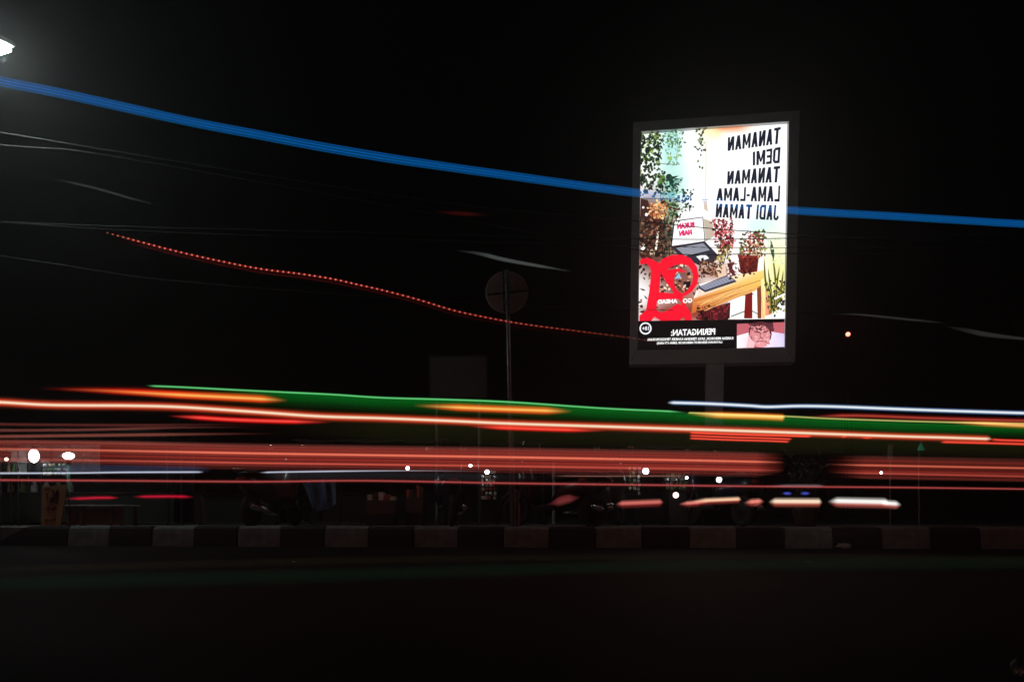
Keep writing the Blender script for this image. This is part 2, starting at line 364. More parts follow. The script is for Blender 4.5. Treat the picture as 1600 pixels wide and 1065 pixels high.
# dark shelf, orange flower head, pots and sticks
pc.poly([(1001, 314), (1012, 316), (1016, 330), (1022, 352), (1036, 354), (1040, 404), (1000, 404)], (62, 36, 32))
for k in range(70):
    a = rnd.random() * 6.28; r = rnd.random() ** .6 * 15
    pc.leaf(1027 + r * math.cos(a), 331 + r * .85 * math.sin(a), rnd.uniform(3, 6), rnd.uniform(.8, 1.6), a, rnd.choice(((214, 142, 74), (240, 186, 120), (180, 96, 56), (196, 120, 84), (250, 214, 160))))
pc.poly([(1016, 345), (1036, 346), (1034, 368), (1019, 368)], (84, 36, 32))
for k in range(26): pc.leaf(1001 + rnd.random() * 40, 350 + rnd.random() * 52, rnd.uniform(3, 8), rnd.uniform(.8, 1.8), rnd.uniform(0, 3), rnd.choice(((30, 20, 20), (120, 80, 60), (176, 140, 110), (52, 30, 28), (70, 74, 52))))
pc.poly([(1027, 364), (1029.5, 365), (1026, 394), (1023, 393)], (250, 240, 226)); pc.disc(1005, 328, 1.8, 1.8, (255, 250, 250)); pc.disc(1010, 339, 2.4, 2.6, (250, 244, 240)); pc.disc(1004, 389, 4.2, 5, (250, 248, 244)); pc.disc(1019, 398, 4, 6, (214, 186, 160))
for k in range(8): pc.stroke([(1037 + k * 1.6, 372 + k), (1036 + k * 1.9, 404)], 1.0, rnd.choice(((40, 34, 28), (150, 126, 100), (70, 84, 56))))
# white table behind, laptop
pc.poly([(1060, 336), (1098, 330), (1130, 352), (1108, 362), (1100, 345), (1056, 349)], (255, 255, 255))
pc.poly([(1098, 345), (1112, 350), (1116, 372), (1102, 381)], (190, 178, 160))
pc.poly([(1052, 348.5), (1097.5, 342.5), (1101.5, 382), (1047, 390)], (60, 60, 70)); pc.poly([(1054, 350), (1096.5, 344), (1100, 380.5), (1049.5, 387.5)], (255, 255, 255))
pc.poly([(1041, 382), (1050, 388), (1100, 380), (1123, 404), (1118, 410), (1092, 418), (1060, 402)], (44, 44, 54)); pc.poly([(1056, 391), (1098, 383.5), (1108, 394), (1070, 403)], (150, 154, 166))
for k in range(4): pc.stroke([(1057 + k * 4, 393 + k * 2.4), (1099 + k * 2.6, 385.5 + k * 2.2)], .7, (82, 84, 96))
pc.poly([(1087, 404), (1101, 400.5), (1107, 407), (1094, 411)], (240, 242, 248))
# red flowering plants
def bunch(x0, x1, y0, y1, n, cols, s0=2.5, s1=6):
    pc.hold = True
    for k in range(n): pc.leaf(rnd.uniform(x0, x1), rnd.uniform(y0, y1), rnd.uniform(s0, s1), rnd.uniform(.9, 2.4), rnd.uniform(0, 6.28), rnd.choice(cols))
    pc.hold = False; pc.k += 1
REDS = ((150, 40, 50), (196, 84, 90), (110, 26, 36), (226, 150, 146), (90, 30, 32))
bunch(1114, 1134, 348, 374, 80, REDS); bunch(1122, 1145, 362, 390, 84, REDS); bunch(1118, 1130, 378, 396, 26, ((60, 34, 30), (120, 40, 44), (90, 84, 50)))
bunch(1124, 1138, 388, 404, 26, ((160, 150, 70), (214, 196, 110), (110, 100, 50), (150, 60, 50)))
pc.stroke([(1128, 402), (1124, 420)], 1.6, (170, 160, 120)); pc.stroke([(1133, 402), (1128, 420)], 1.4, (110, 100, 70)); pc.poly([(1117, 418), (1132, 416), (1134, 434), (1120, 437)], (226, 196, 170)); bunch(1094, 1118, 414, 432, 24, ((44, 26, 24), (90, 52, 40), (196, 150, 120)))
bunch(1167, 1190, 368, 392, 60, ((160, 54, 48), (120, 36, 34), (200, 110, 96), (92, 60, 40))); bunch(1160, 1190, 384, 404, 46, ((214, 170, 130), (150, 80, 64), (120, 110, 60), (240, 214, 180))); bunch(1154, 1166, 376, 398, 14, ((70, 84, 44), (110, 120, 60)), 5, 9); bunch(1182, 1193, 366, 392, 12, ((80, 104, 48), (150, 160, 80)), 5, 9)
pc.poly([(1152, 402), (1184, 404), (1181, 434), (1156, 433)], (92, 26, 24)); pc.poly([(1151, 401), (1185, 403), (1184, 408), (1152, 406)], (126, 44, 38)); pc.poly([(1163, 408), (1168, 408), (1168, 432), (1164, 432)], (140, 58, 46))
pc.poly([(1136, 415), (1146, 412), (1150, 436), (1135, 437)], (96, 36, 38)); pc.disc(1148, 421, 5, 5, (255, 250, 248)); pc.leaf(1148, 430, 12, 2.5, .2, (250, 244, 236)); pc.poly([(1145, 431), (1176, 433), (1176, 437), (1144, 436)], (80, 26, 22))
# desk, keyboard, chair
pc.grad([(1083, 468), (1092, 447), (1135, 436), (1193, 425), (1194, 436), (1087, 482)], ((250, 236, 226), (255, 255, 252), (250, 220, 170), (248, 214, 130), (246, 200, 96), (232, 150, 76)))
pc.grad([(1083, 469), (1194, 434), (1193, 446), (1190, 452), (1079, 493)], ((224, 136, 66), (250, 206, 110), (226, 164, 70), (238, 180, 84), (190, 92, 46)))
pc.stroke([(1084, 473), (1140, 456), (1193, 439)], .9, (150, 84, 40))
pc.poly([(1088, 452), (1137, 432), (1150, 443), (1101, 459.5)], (52, 52, 66)); pc.poly([(1092, 451), (1137, 434), (1146, 441), (1101, 456)], (156, 158, 178))
for k in range(4): pc.stroke([(1094 + k * 2.4, 452.5 + k * 1.2), (1138 + k * 2.2, 435.5 + k * 1.8)], .6, (96, 98, 116))
for k in range(9): pc.stroke([(1097 + k * 4.7, 450 - k * 1.8), (1104 + k * 4.7, 455 - k * 1.55)], .6, (96, 98, 116))
pc.poly([(1106, 486), (1137, 476), (1136, 502), (1088, 502), (1090, 494)], (74, 22, 26)); bunch(1106, 1134, 482, 500, 26, ((130, 36, 44), (40, 16, 18), (176, 70, 66)))
pc.poly([(1137, 474), (1181, 456), (1182, 500), (1136, 501)], (255, 252, 248)); pc.poly([(1163, 463), (1174, 459), (1174, 500), (1161, 500)], (122, 24, 24)); pc.poly([(1136, 476), (1140, 475), (1139, 500), (1136, 500)], (54, 24, 22))
pc.stroke([(1141, 497), (1162, 489)], 1.6, (50, 56, 52)); pc.stroke([(1157, 465), (1176, 462)], 1.2, (66, 40, 36)); pc.stroke([(1173, 488), (1184, 494)], 1.4, (44, 44, 40))
pc.poly([(1181, 452), (1188, 449), (1188, 500), (1182, 500)], (128, 62, 36)); pc.grad([(1187, 440), (1194, 437), (1194, 500), (1189, 500)], ((248, 230, 160), (252, 240, 180), (246, 214, 140), (226, 170, 90)))
# snake plant and white planter
for k, (bx, tx, ty, w) in enumerate(((1204, 1192, 404, 4), (1207, 1198, 420, 4), (1209, 1205, 398, 4), (1212, 1216, 418, 4.5), (1214, 1222, 424, 4.5), (1203, 1196, 440, 4), (1210, 1212, 440, 4), (1208, 1224, 450, 4))):
    mid = (bx * .5 + tx * .5 + (k % 3 - 1) * 3, (492 + ty) / 2)
    pc.stroke(curve([(bx, 492), mid, (tx, ty)], 5), [w * q for q in (.6, .8, 1, 1.05, 1, .95, .9, .8, .6, .35, .05)], (198, 190, 92)); pc.stroke(curve([(bx, 492), mid, (tx, ty + 4)], 5), [w * .68 * q for q in (.6, .8, 1, 1, 1, .9, .9, .8, .6, .35, .05)], (52, 56, 28) if k % 2 else (84, 74, 34))
pc.leaf(1207, 409, 32, 3, -1.72, (70, 82, 62)); pc.poly([(1207, 492), (1212, 480), (1226, 468), (1226, 501), (1205, 501)], (255, 255, 255)); pc.poly([(1194, 452), (1200, 474), (1204, 494), (1194, 496)], (238, 150, 120))
# fine foliage, shadow and wood grain of the printed photograph
DARKS = ((22, 26, 22), (34, 44, 34), (52, 62, 44), (18, 16, 16)); BROWN = ((40, 24, 22), (74, 44, 36), (112, 72, 54), (24, 16, 16), (150, 106, 80))
bunch(1001, 1034, 210, 262, 90, DARKS + ((90, 120, 70), (140, 164, 96)), 3, 8); bunch(1001, 1020, 262, 312, 46, DARKS, 3, 8); bunch(1020, 1040, 268, 312, 40, DARKS + ((96, 140, 80),), 3, 7)
bunch(1036, 1068, 208, 236, 50, ((84, 120, 92), (120, 156, 110), (60, 96, 72), (160, 196, 150)), 2, 6); bunch(1088, 1100, 206, 240, 26, ((70, 84, 60), (110, 130, 90), (60, 80, 56)), 2, 6)
bunch(1040, 1066, 282, 312, 34, ((40, 80, 68), (24, 54, 44), (120, 180, 160)), 3, 8)
bunch(1000, 1050, 344, 404, 260, BROWN + DARKS, 2, 7); bunch(1034, 1062, 312, 348, 110, DARKS + ((110, 130, 80), (160, 150, 110), (90, 50, 44)), 2, 6)
bunch(1018, 1038, 318, 344, 60, ((226, 160, 90), (190, 110, 64), (150, 74, 44), (246, 204, 150)), 2, 5)
bunch(1064, 1082, 300, 334, 46, DARKS + ((90, 96, 80),), 2, 4)
bunch(1092, 1126, 408, 434, 110, BROWN + ((200, 160, 130),), 2, 6); bunch(1112, 1148, 346, 392, 110, REDS + ((60, 24, 28), (40, 22, 22)), 2, 5); bunch(1120, 1140, 388, 412, 50, ((110, 104, 50), (70, 60, 34), (190, 176, 100), (80, 36, 32)), 2, 5)
bunch(1160, 1192, 366, 404, 120, ((110, 34, 32), (170, 70, 60), (70, 30, 26), (214, 150, 120), (80, 80, 44)), 2, 5); bunch(1153, 1182, 406, 432, 60, ((70, 18, 18), (112, 36, 30), (54, 14, 16)), 2, 6)
bunch(1088, 1136, 480, 502, 110, ((90, 22, 28), (40, 12, 14), (140, 46, 50), (24, 10, 12)), 2, 6); bunch(1134, 1152, 414, 438, 30, ((96, 40, 40), (60, 26, 26), (240, 220, 214)), 2, 5)
for k in range(16): pc.stroke([(1086 + rnd.random() * 20, 476 + k % 5 * 3), (1150 + rnd.random() * 40, 452 + k % 5 * 1.2)], .5, rnd.choice(((200, 120, 56), (250, 210, 140), (170, 90, 44))))
bunch(1194, 1226, 440, 494, 70, ((70, 66, 30), (120, 112, 44), (206, 196, 96), (44, 44, 24)), 3, 9); bunch(1196, 1226, 376, 420, 24, ((240, 246, 214), (206, 226, 190)), 2, 5)
pc.stroke([(1208, 470), (1226, 462)], 3, (255, 255, 250))
# the red script emblem
RED = (236, 22, 46)
def L(cx, cy): return (990 + cx / 6.654, 400 + cy / 6.654)
def strip(left, right, colr):
    """filled band between two edges of equal point count"""
    n = len(left); pc.put([L(*p) for p in left] + [L(*p) for p in right], [(i, i + 1, n + i + 1, n + i) for i in range(n - 1)], colr)
# clutter on the shelf behind the emblem
bunch(1000, 1046, 404, 500, 90, ((36, 20, 20), (92, 56, 44), (150, 110, 86), (56, 30, 28), (70, 40, 34)), 4, 11)
bunch(1030, 1084, 414, 456, 60, ((40, 22, 24), (210, 150, 110), (90, 50, 42), (236, 220, 200), (24, 16, 20)), 3, 8); pc.poly([L(420, 260), L(470, 200), L(490, 250)], (140, 190, 226)); pc.poly([L(510, 290), L(590, 280), L(580, 350), L(530, 355)], (26, 18, 24))
bunch(1060, 1090, 446, 460, 14, ((60, 30, 30), (230, 200, 180)), 3, 7)
strip([(62, 78), (90, 48), (150, 42), (215, 70), (268, 100), (280, 190), (268, 380), (246, 450), (236, 560), (222, 640), (180, 695)], [(75, 112), (95, 108), (130, 100), (165, 130), (178, 180), (178, 240), (160, 400), (146, 470), (128, 580), (90, 615), (58, 640)], RED); strip([(60, 640), (58, 690)], [(200, 660), (150, 704)], RED)
strip([(250, 120), (300, 50), (400, 12), (500, 10), (590, 48), (650, 130), (672, 230), (652, 320), (600, 392), (520, 440), (440, 470), (240, 475)], [(283, 195), (330, 180), (380, 140), (440, 112), (500, 108), (560, 122), (602, 180), (612, 235), (602, 300), (555, 375), (490, 420), (245, 392)], RED)
strip([(280, 170), (330, 170), (400, 160), (470, 150), (545, 188)], [(330, 260), (345, 255), (400, 235), (455, 185), (545, 192)], RED); strip([(285, 180), (300, 235), (345, 310), (392, 360), (420, 425)], [(400, 160), (425, 215), (412, 300), (445, 370), (520, 425)], RED)
strip([(440, 400), (465, 470), (500, 520), (520, 590), (528, 640), (520, 700)], [(520, 425), (505, 460), (540, 535), (585, 605), (598, 650), (602, 700)], RED)
strip([(200, 560), (280, 605), (330, 595), (390, 555), (450, 515), (530, 538)], [(200, 640), (280, 690), (340, 700), (400, 705), (470, 690), (530, 640)], RED)
# black warning panel
pc.poly([(997, 504), (1226, 500.5), (1224, 548), (996, 551)], (10, 8, 10))
pc.ring(1008.5, 515.5, 7.2, 9.4, (236, 236, 240))
# small warning photograph: a face behind a hand and a white cloth
pc.poly([(1150, 508.5), (1224.5, 506), (1223.5, 544), (1150, 546)], (190, 96, 106))
pc.grad([(1150, 527), (1168, 522), (1176, 545), (1150, 546)], ((250, 240, 246), (244, 226, 236), (236, 200, 210), (255, 250, 252)))
pc.grad([(1200, 520), (1224, 524), (1223.5, 544), (1190, 545)], ((236, 220, 240), (206, 194, 240), (216, 206, 250), (240, 226, 240)))
pc.disc(1186, 524, 18, 19, (96, 40, 50)); pc.poly([(1172, 507.8), (1206, 506.6), (1207, 520), (1168, 522)], (86, 40, 48))
pc.disc(1187, 526, 14.5, 16, (214, 138, 142)); pc.disc(1187, 537, 11, 8, (224, 150, 154))
pc.stroke([(1174, 512), (1170, 530), (1176, 544)], 3.5, (210, 130, 138)); pc.stroke([(1178, 520), (1186, 521)], 1.8, (110, 40, 50)); pc.stroke([(1190, 521), (1199, 519)], 1.8, (110, 40, 50)); pc.stroke([(1187, 522), (1186, 529), (1190, 531)], 1.2, (160, 70, 80)); pc.stroke([(1180, 536), (1188, 535), (1196, 536)], 1.6, (140, 46, 60)); pc.poly([(1168, 528), (1178, 538), (1176, 545.4), (1164, 545.6)], (236, 190, 196)); pc.disc(1188, 541, 9, 4, (226, 150, 156))

bunch(1174, 1202, 514, 540, 60, ((206, 126, 132), (224, 154, 156), (170, 90, 98), (236, 176, 176)), 1.5, 4); bunch(1170, 1206, 507, 517, 40, ((70, 32, 40), (110, 56, 62), (90, 44, 50)), 1.5, 4); pc.stroke([(1179, 521), (1186, 522)], 1.6, (96, 36, 46)); pc.stroke([(1190, 522), (1198, 520)], 1.6, (96, 36, 46)); pc.stroke([(1187, 523), (1186, 530), (1191, 532)], 1.1, (140, 56, 66))
# lettering: condensed capitals drawn as bars, plus built-in font for the small print; all of it mirrored as in the photograph
GL = {'T': [[(0, 0), (1, 0), (1, .17), (0, .17)], [(.3, .17), (.7, .17), (.7, 1), (.3, 1)]],
      'A': [[(.30, 0), (.70, 0), (.38, 1), (0, 1)], [(.30, 0), (.70, 0), (1, 1), (.62, 1)], [(.25, .62), (.75, .62), (.8, .78), (.2, .78)]],
      'N': [[(0, 0), (.34, 0), (.34, 1), (0, 1)], [(.66, 0), (1, 0), (1, 1), (.66, 1)], [(.0, 0), (.42, 0), (1, 1), (.58, 1)]],
      'M': [[(0, 0), (.28, 0), (.28, 1), (0, 1)], [(.72, 0), (1, 0), (1, 1), (.72, 1)], [(.02, 0), (.3, 0), (.58, .8), (.42, .8)], [(.7, 0), (.98, 0), (.58, .8), (.42, .8)]],
      'D': [[(0, 0), (.34, 0), (.34, 1), (0, 1)], [(.34, 0), (.75, 0), (1, .16), (.66, .2), (.6, .17), (.34, .17)], [(.34, .83), (.6, .83), (.66, .8), (1, .84), (.75, 1), (.34, 1)], [(.66, .2), (1, .16), (1, .84), (.66, .8)]],
      'E': [[(0, 0), (.36, 0), (.36, 1), (0, 1)], [(.36, 0), (1, 0), (1, .17), (.36, .17)], [(.36, .41), (.9, .41), (.9, .58), (.36, .58)], [(.36, .83), (1, .83), (1, 1), (.36, 1)]],
      'I': [[(.1, 0), (.9, 0), (.9, 1), (.1, 1)]], 'L': [[(0, 0), (.36, 0), (.36, 1), (0, 1)], [(.36, .83), (1, .83), (1, 1), (.36, 1)]],
      'J': [[(.62, 0), (1, 0), (1, .84), (.62, .8)], [(.62, .8), (1, .84), (.75, 1), (.25, 1), (.4, .83), (.58, .83)], [(.4, .83), (.25, 1), (0, .86), (0, .7), (.36, .7)]], '-': [[(0, .5), (1, .5), (1, .66), (0, .66)]]}
GWID = {'M': 1.25, 'I': .42, '-': .5, 'L': .82, 'E': .82, ' ': .42, 'J': .85}
def bil(q, u, v):
    (ax, ay), (bx, by), (cx, cy_), (dx, dy) = q   # TL TR BR BL
    return ((ax * (1 - u) + bx * u) * (1 - v) + (dx * (1 - u) + cx * u) * v, (ay * (1 - u) + by * u) * (1 - v) + (dy * (1 - u) + cy_ * u) * v)
def headline(text, TR, BR_, TL, BL, colr):
    gap = .14; tot = sum(GWID.get(c, 1) + gap for c in text) - gap; a = 0; q = (TL, TR, BR_, BL)
    for c in text:
        w = GWID.get(c, 1)
        for poly in GL.get(c, []):
            pc.poly([bil(q, 1 - (a + px * w) / tot, py) for px, py in poly], colr)
        a += w + gap
INK = (22, 26, 44)
headline('TANAMAN', (1218, 204), (1216, 230), (1136, 220.5), (1135.5, 241.5), INK)
headline('DEMI', (1217.5, 235), (1216, 260), (1174, 243), (1174, 264), INK)
headline('TANAMAN', (1217, 264.5), (1215, 290), (1135.5, 273), (1134.5, 293), INK)
headline('LAMA-LAMA', (1217, 295), (1216, 320), (1119, 299.5), (1118, 318.5), INK)
headline('JADI TAMAN', (1216, 325.5), (1214, 349), (1118, 323), (1116.5, 344), INK)
def grain(x0, x1, y0, y1, n, cols, s0=1.2, s1=3.2):
    bunch(x0, x1, y0, y1, n, cols, s0, s1)
def small_text(text, q, colr, bold=0.0):
    cu = bpy.data.curves.new('lettering', 'FONT'); cu.body = text; cu.offset = bold; cu.resolution_u = 2
    o = bpy.data.objects.new('lettering', cu); col.objects.link(o); dg = bpy.context.evaluated_depsgraph_get(); dg.update()
    me = o.evaluated_get(dg).to_mesh(); vs = [(v.co.x, v.co.y) for v in me.vertices]; fs = [tuple(p.vertices) for p in me.polygons]
    o.evaluated_get(dg).to_mesh_clear(); bpy.data.objects.remove(o); bpy.data.curves.remove(cu)
    x0, x1 = min(v[0] for v in vs), max(v[0] for v in vs); y0, y1 = min(v[1] for v in vs), max(v[1] for v in vs)
    pc.put([bil(q, 1 - (x - x0) / (x1 - x0), 1 - (y - y0) / (y1 - y0)) for x, y in vs], fs, colr)
WH = (255, 255, 255)
small_text('PERINGATAN:', ((1048, 517.5), (1116.5, 515.5), (1116, 525.5), (1048, 527.5)), WH, .03)
small_text('KARENA MEROKOK, SAYA TERKENA KANKER TENGGOROKAN.', ((1011, 531), (1144.5, 528.8), (1144, 533.6), (1011, 535.8)), WH, .03)
small_text('LAYANAN BERHENTI MEROKOK (0800-177-6565)', ((1026, 536.6), (1127, 535), (1127, 539.6), (1026, 541.4)), WH, .03)
small_text('18+', ((1003.4, 512.6), (1013.8, 512.4), (1013.8, 518.8), (1003.4, 519)), (230, 230, 236), .03)
small_text('AHEAD', ((1027, 471.5), (1058, 470), (1058, 476.5), (1027, 478)), WH, .04)
small_text('GO', ((1066, 469.8), (1081, 469), (1081, 476), (1066, 477)), WH, .04)
small_text('BUKAN', ((1057, 354), (1084, 351), (1084.5, 360), (1057.5, 363)), (216, 40, 104), .08)
small_text('MAIN', ((1060, 365), (1080, 362.6), (1081, 371), (1061, 373.6)), (216, 40, 104), .08)
pict = pc.build('screen_picture', bb); pict['label'] = 'glowing mirrored advertisement of a desk among plants with red emblem'
MB().box(sx0 - .001, sx1 + .001, SCR + .004, SCR + .06, sz0 - .001, sz1 + .001).build('screen_panel', 'screen_dark', bb)

# ------------------------------------------------------------------ road sign seen from behind, dim signboard
def at_slab(x, Y): return Vector(((x - HX) / F * Y, Y, SLAB))
sg = thing('traffic_sign', 'round traffic sign seen from behind on a thin pole', 'traffic sign', at_slab(800, 10.2)); sY = 10.2
def rel(o, x, y, Y): return P(x, y, Y) - o.location
cc = rel(sg, 792, 456, sY); rr = 33.5 / F * sY
dm = Matrix.Translation(cc) @ Matrix.Rotation(R(90), 4, 'X')
MB().lathe([(.001, -.004), (rr - .012, -.004), (rr, -.010), (rr, -.024), (rr - .01, -.024), (rr - .02, -.012), (.001, -.012)], 40, dm).build('sign_disc', 'sign_back', sg)
pl = MB(); top = rel(sg, 792, 423, sY)
pl.tube([(0, -.045, 0), (top.x * .5, -.045, top.z * .5), (top.x, -.045, top.z)], .026, 10); pl.build('pole', 'galvanised', sg, True)
st_ = MB(); a, b = rel(sg, 762, 461, sY), rel(sg, 824, 455, sY)
st_.tube([(a.x, -.022, a.z), ((a.x + b.x) / 2, -.05, (a.z + b.z) / 2 - .006), (b.x, -.022, b.z)], .012, 6); st_.build('brace', 'dark_metal', sg)
a, b = rel(sg, 790, 424, sY), rel(sg, 792, 487, sY)
MB().tube([(a.x - .034, -.02, a.z), (b.x - .034, -.02, b.z)], .011, 6).build('brace', 'dark_metal', sg)
for y in (440, 475):
    q = rel(sg, 792, y, sY); MB().box(q.x - .045, q.x + .045, -.078, -.012, q.z - .014, q.z + .014, bev=.004).build('clamp', 'galvanised', sg)
MB().tube([(.05, -.03, 0), (top.x * .45 + .035, -.03, top.z * .45), (top.x * .78 + .012, -.03, top.z * .78)], .010, 6).build('stay_rod', 'galvanised', sg)

nb = thing('notice_board', 'faint grey rectangular board in the dark beside the traffic sign', 'sign', at_slab(716, 12.4))
a, b = rel(nb, 671, 621, 12.4), rel(nb, 760, 556, 12.4)
MB().box(a.x, b.x, -.02, .01, a.z, b.z, bev=.004).build('panel', 'dull_board', nb)
for x in (a.x + .12, b.x - .12): MB().tube([(x, .035, 0), (x, .035, b.z - .05)], .024, 8).build('post', 'galvanised', nb)
fr = MB()
for q in ((a.x - .02, a.x, a.z - .02, b.z + .02), (b.x, b.x + .02, a.z - .02, b.z + .02), (a.x, b.x, a.z - .02, a.z), (a.x, b.x, b.z, b.z + .02)): fr.box(q[0], q[1], -.032, .012, q[2], q[3])
fr.build('frame', 'dark_metal', nb)

# ------------------------------------------------------------------ street lamp at the picture's edge
hp = P(3, 75, 9.4)
lp = thing('street_lamp', 'bright white street lamp at the upper edge of the picture', 'street lamp', (hp.x - 1.75, 10.4, 0))
h = hp - lp.location
MB().tube([(0, 0, 0), (0, 0, 2.5), (0, 0, h.z + .1)], [.09, .075, .055], 12).build('pole', 'galvanised', lp, True)
MB().lathe([(.16, 0), (.16, .03), (.12, .05), (.1, .4), (.001, .42)], 12).build('base', 'dark_metal', lp)
MB().tube(curve([(0, 0, h.z + .05), (.25, -.2, h.z + .24), (h.x * .6, h.y * .6, h.z + .26), (h.x - .35, h.y * .86, h.z + .14)], 5), .032, 8).build('arm', 'galvanised', lp, True)
hd = Matrix.Translation((h.x, h.y, h.z)) @ Matrix.Rotation(math.atan2(h.y, h.x), 4, 'Z') @ Matrix.Rotation(R(9), 4, 'Y')
hs = MB(); hs.box(-.42, .07, -.12, .12, .036, .13, hd, bev=.03); hs.build('housing', 'silver_paint', lp)
MB().box(-.2, .045, -.085, .085, -.028, .034, hd, bev=.02).build('lamp_lens', 'lamp_lens', lp)

# ------------------------------------------------------------------ overhead cables
def beyond(pts, d=620):
    """a lane or cable that leaves the picture goes on past its edge"""
    pts = [tuple(p) for p in pts]; a0 = a1 = 0
    if pts[0][0] < 0:
        p, q = pts[0], pts[1]; k = d / (q[0] - p[0]); pts = [tuple(a - (b - a) * min(k, 3) if i else a - d for i, (a, b) in enumerate(zip(p, q)))] + pts; a0 = 1
    if pts[-1][0] > 1600:
        p, q = pts[-1], pts[-2]; k = d / (p[0] - q[0]); pts = pts + [tuple(a - (b - a) * min(k, 3) if i else a + d for i, (a, b) in enumerate(zip(p, q)))]; a1 = 1
    return pts, a0, a1
def cable(label, pts, rad=.007):
    pts = curve([P(x, y, Y) for x, y, Y in beyond(pts)[0]], 8); base = Vector(pts[0])
    o = MB().tube([Vector(p) - base for p in pts], rad, 6).build('power_cable', 'cable', None, True); o.location = base
    tag(o, label, 'cable', 'overhead cables')
cable('uppermost thin overhead cable sagging from the street lamp across the billboard', [(-140, 184, 9.5), (20, 210, 10), (300, 256, 10.8), (700, 317, 12), (1000, 346, 12.8), (1228, 365, 13), (1760, 390, 13.4)])
cable('second overhead cable just under the uppermost one at the street lamp', [(-140, 214, 9.5), (30, 229, 10), (170, 243, 10.4), (560, 312, 11.6), (1000, 391, 12.9), (1230, 396, 13.1), (1760, 392, 13.4)])
cable('nearly level overhead cable crossing the billboard at the laptop picture', [(-140, 341, 10), (0, 346, 10.4), (170, 353, 10.8), (400, 359, 11.4), (1000, 373, 12.9), (1244, 372, 13), (1760, 362, 13.4)])
cable('overhead cable running just below the nearly level one', [(-140, 343, 10.1), (0, 347, 10.5), (170, 358, 10.9), (420, 368, 11.5), (1000, 384, 12.8), (1226, 387, 13), (1760, 384, 13.5)], .005)
cable('lowest thin overhead cable dropping away through the dark', [(-140, 376, 10), (0, 399, 10.2), (100, 414, 10.4), (300, 441, 11), (800, 476, 12), (1300, 490, 16), (1760, 500, 17)], .005)

# ------------------------------------------------------------------ stalls, goods and vehicles along the pavement
def bulb(label, x, y, Y, rpx, m='bulb', tall=1.0, cord=.35):
    c = P(x, y, Y); r = rpx / F * Y
    t = thing('hanging_bulb', label, 'lamp', c, 0, 'lit bulbs along the stalls')
    MB().ball((0, 0, 0), r, 14, (1, 1, tall)).build('bulb', m, t, True)
    MB().lathe([(r * .45, r * tall * .85), (r * .45, r * tall * 1.5), (r * .2, r * tall * 1.7), (.001, r * tall * 1.72)], 10).build('socket', 'dark_plastic', t)
    MB().tube([(0, 0, r * tall * 1.65), (0, .01, cord)], .004, 5).build('cord', 'cable', t)
    return t
bulb('large oval lit bulb, brightest of the lamps beside the banner', 53, 712, 11.4, 7.2, 'bulb', 1.45, .3)
bulb('tiny pinkish lit bulb at the picture edge', 10, 717, 11.4, 2.6, 'bulb_warm')
bulb('small lit bulb under the grey-white light line beside the hanging cloth', 637, 731, 11.6, 2.9, 'bulb')
bulb('lit bulb over the bunch of hanging snack packets', 761, 737, 11.7, 3.4, 'bulb_dim')
bulb('small flat lit lamp above the hanging snack packets', 735, 727, 12.5, 3.0, 'bulb_dim', .6)
bulb('large round lit bulb beside the string of hanging sachets', 1009, 735.5, 11.5, 4.8, 'bulb')
bulb('round lit bulb alone in the dark right of the goods shelf', 1123.5, 749, 10.5, 4.2, 'bulb')
bulb('tiny lit bulb on the goods shelf', 1073, 746, 11.7, 2.2, 'bulb_dim')
bulb('pinkish round lamp low between the headlight streaks', 1056, 773, 10.6, 4.6, 'bulb_warm')
bulb('tiny white light in the broad pink band near the green lamp', 1377, 738, 12.4, 1.9, 'bulb_dim')

# lamp on a short green pole
gl = thing('pole_lamp', 'bright lamp on top of a short green pole beside the ochre banner', 'lamp', at_slab(107, 11.2))
t = rel(gl, 107, 718, 11.2)
MB().tube([(0, 0, 0), (0, 0, t.z)], .024, 8).build('pole', 'green_pole', gl, True)
MB().ball((0, 0, t.z + .06), .07, 14, (1.2, 1, .72)).build('bulb', 'bulb', gl, True)
MB().lathe([(.03, t.z - .06), (.045, t.z), (.03, t.z + .012), (.001, t.z + .014)], 10).build('socket', 'dark_plastic', gl)

# ochre banner board
bo = thing('banner_board', 'small ochre standing board with dark lettering at the kerb end', 'sign', at_slab(84, 10.35))
q = [rel(bo, *p, 10.35) for p in ((65, 823), (95, 825), (105, 756), (66, 761))]
bm_ = MB(); v = [(p.x, -.012, max(p.z, .01)) for p in q] + [(p.x, .012, max(p.z, .01)) for p in q]
bm_.add(v, [(0, 1, 2, 3), (7, 6, 5, 4)] + [((i + 1) % 4, i, i + 4, (i + 1) % 4 + 4) for i in range(4)]); bm_.build('panel', 'board_ochre', bo)
def mark(x0, y0, x1, y1, w):
    a, b = rel(bo, x0, y0, 10.35), rel(bo, x1, y1, 10.35); MB().tube([(a.x, -.014, a.z), (b.x, -.014, b.z)], w / F * 10.35 / 2, 5).build('letter_stroke', 'board_brown', bo)
for m in ((80, 785, 92, 765, 4), (84, 765, 86, 786, 3), (91, 768, 90, 786, 3), (79, 778, 93, 776, 3), (74, 769, 77, 784, 2.4), (71, 764, 80, 763, 2), (74, 794, 79, 793, 3), (82, 795, 89, 792, 4), (72, 811, 76, 812, 3), (79, 812, 82, 811, 3), (85, 812, 88, 810, 3)): mark(*m)
for p, s in ((q[3], .03), (q[2], -.03)): MB().tube([(p.x + s, .02, p.z - .03), (p.x + s, .22, .0)], .012, 6).build('leg', 'dark_metal', bo)

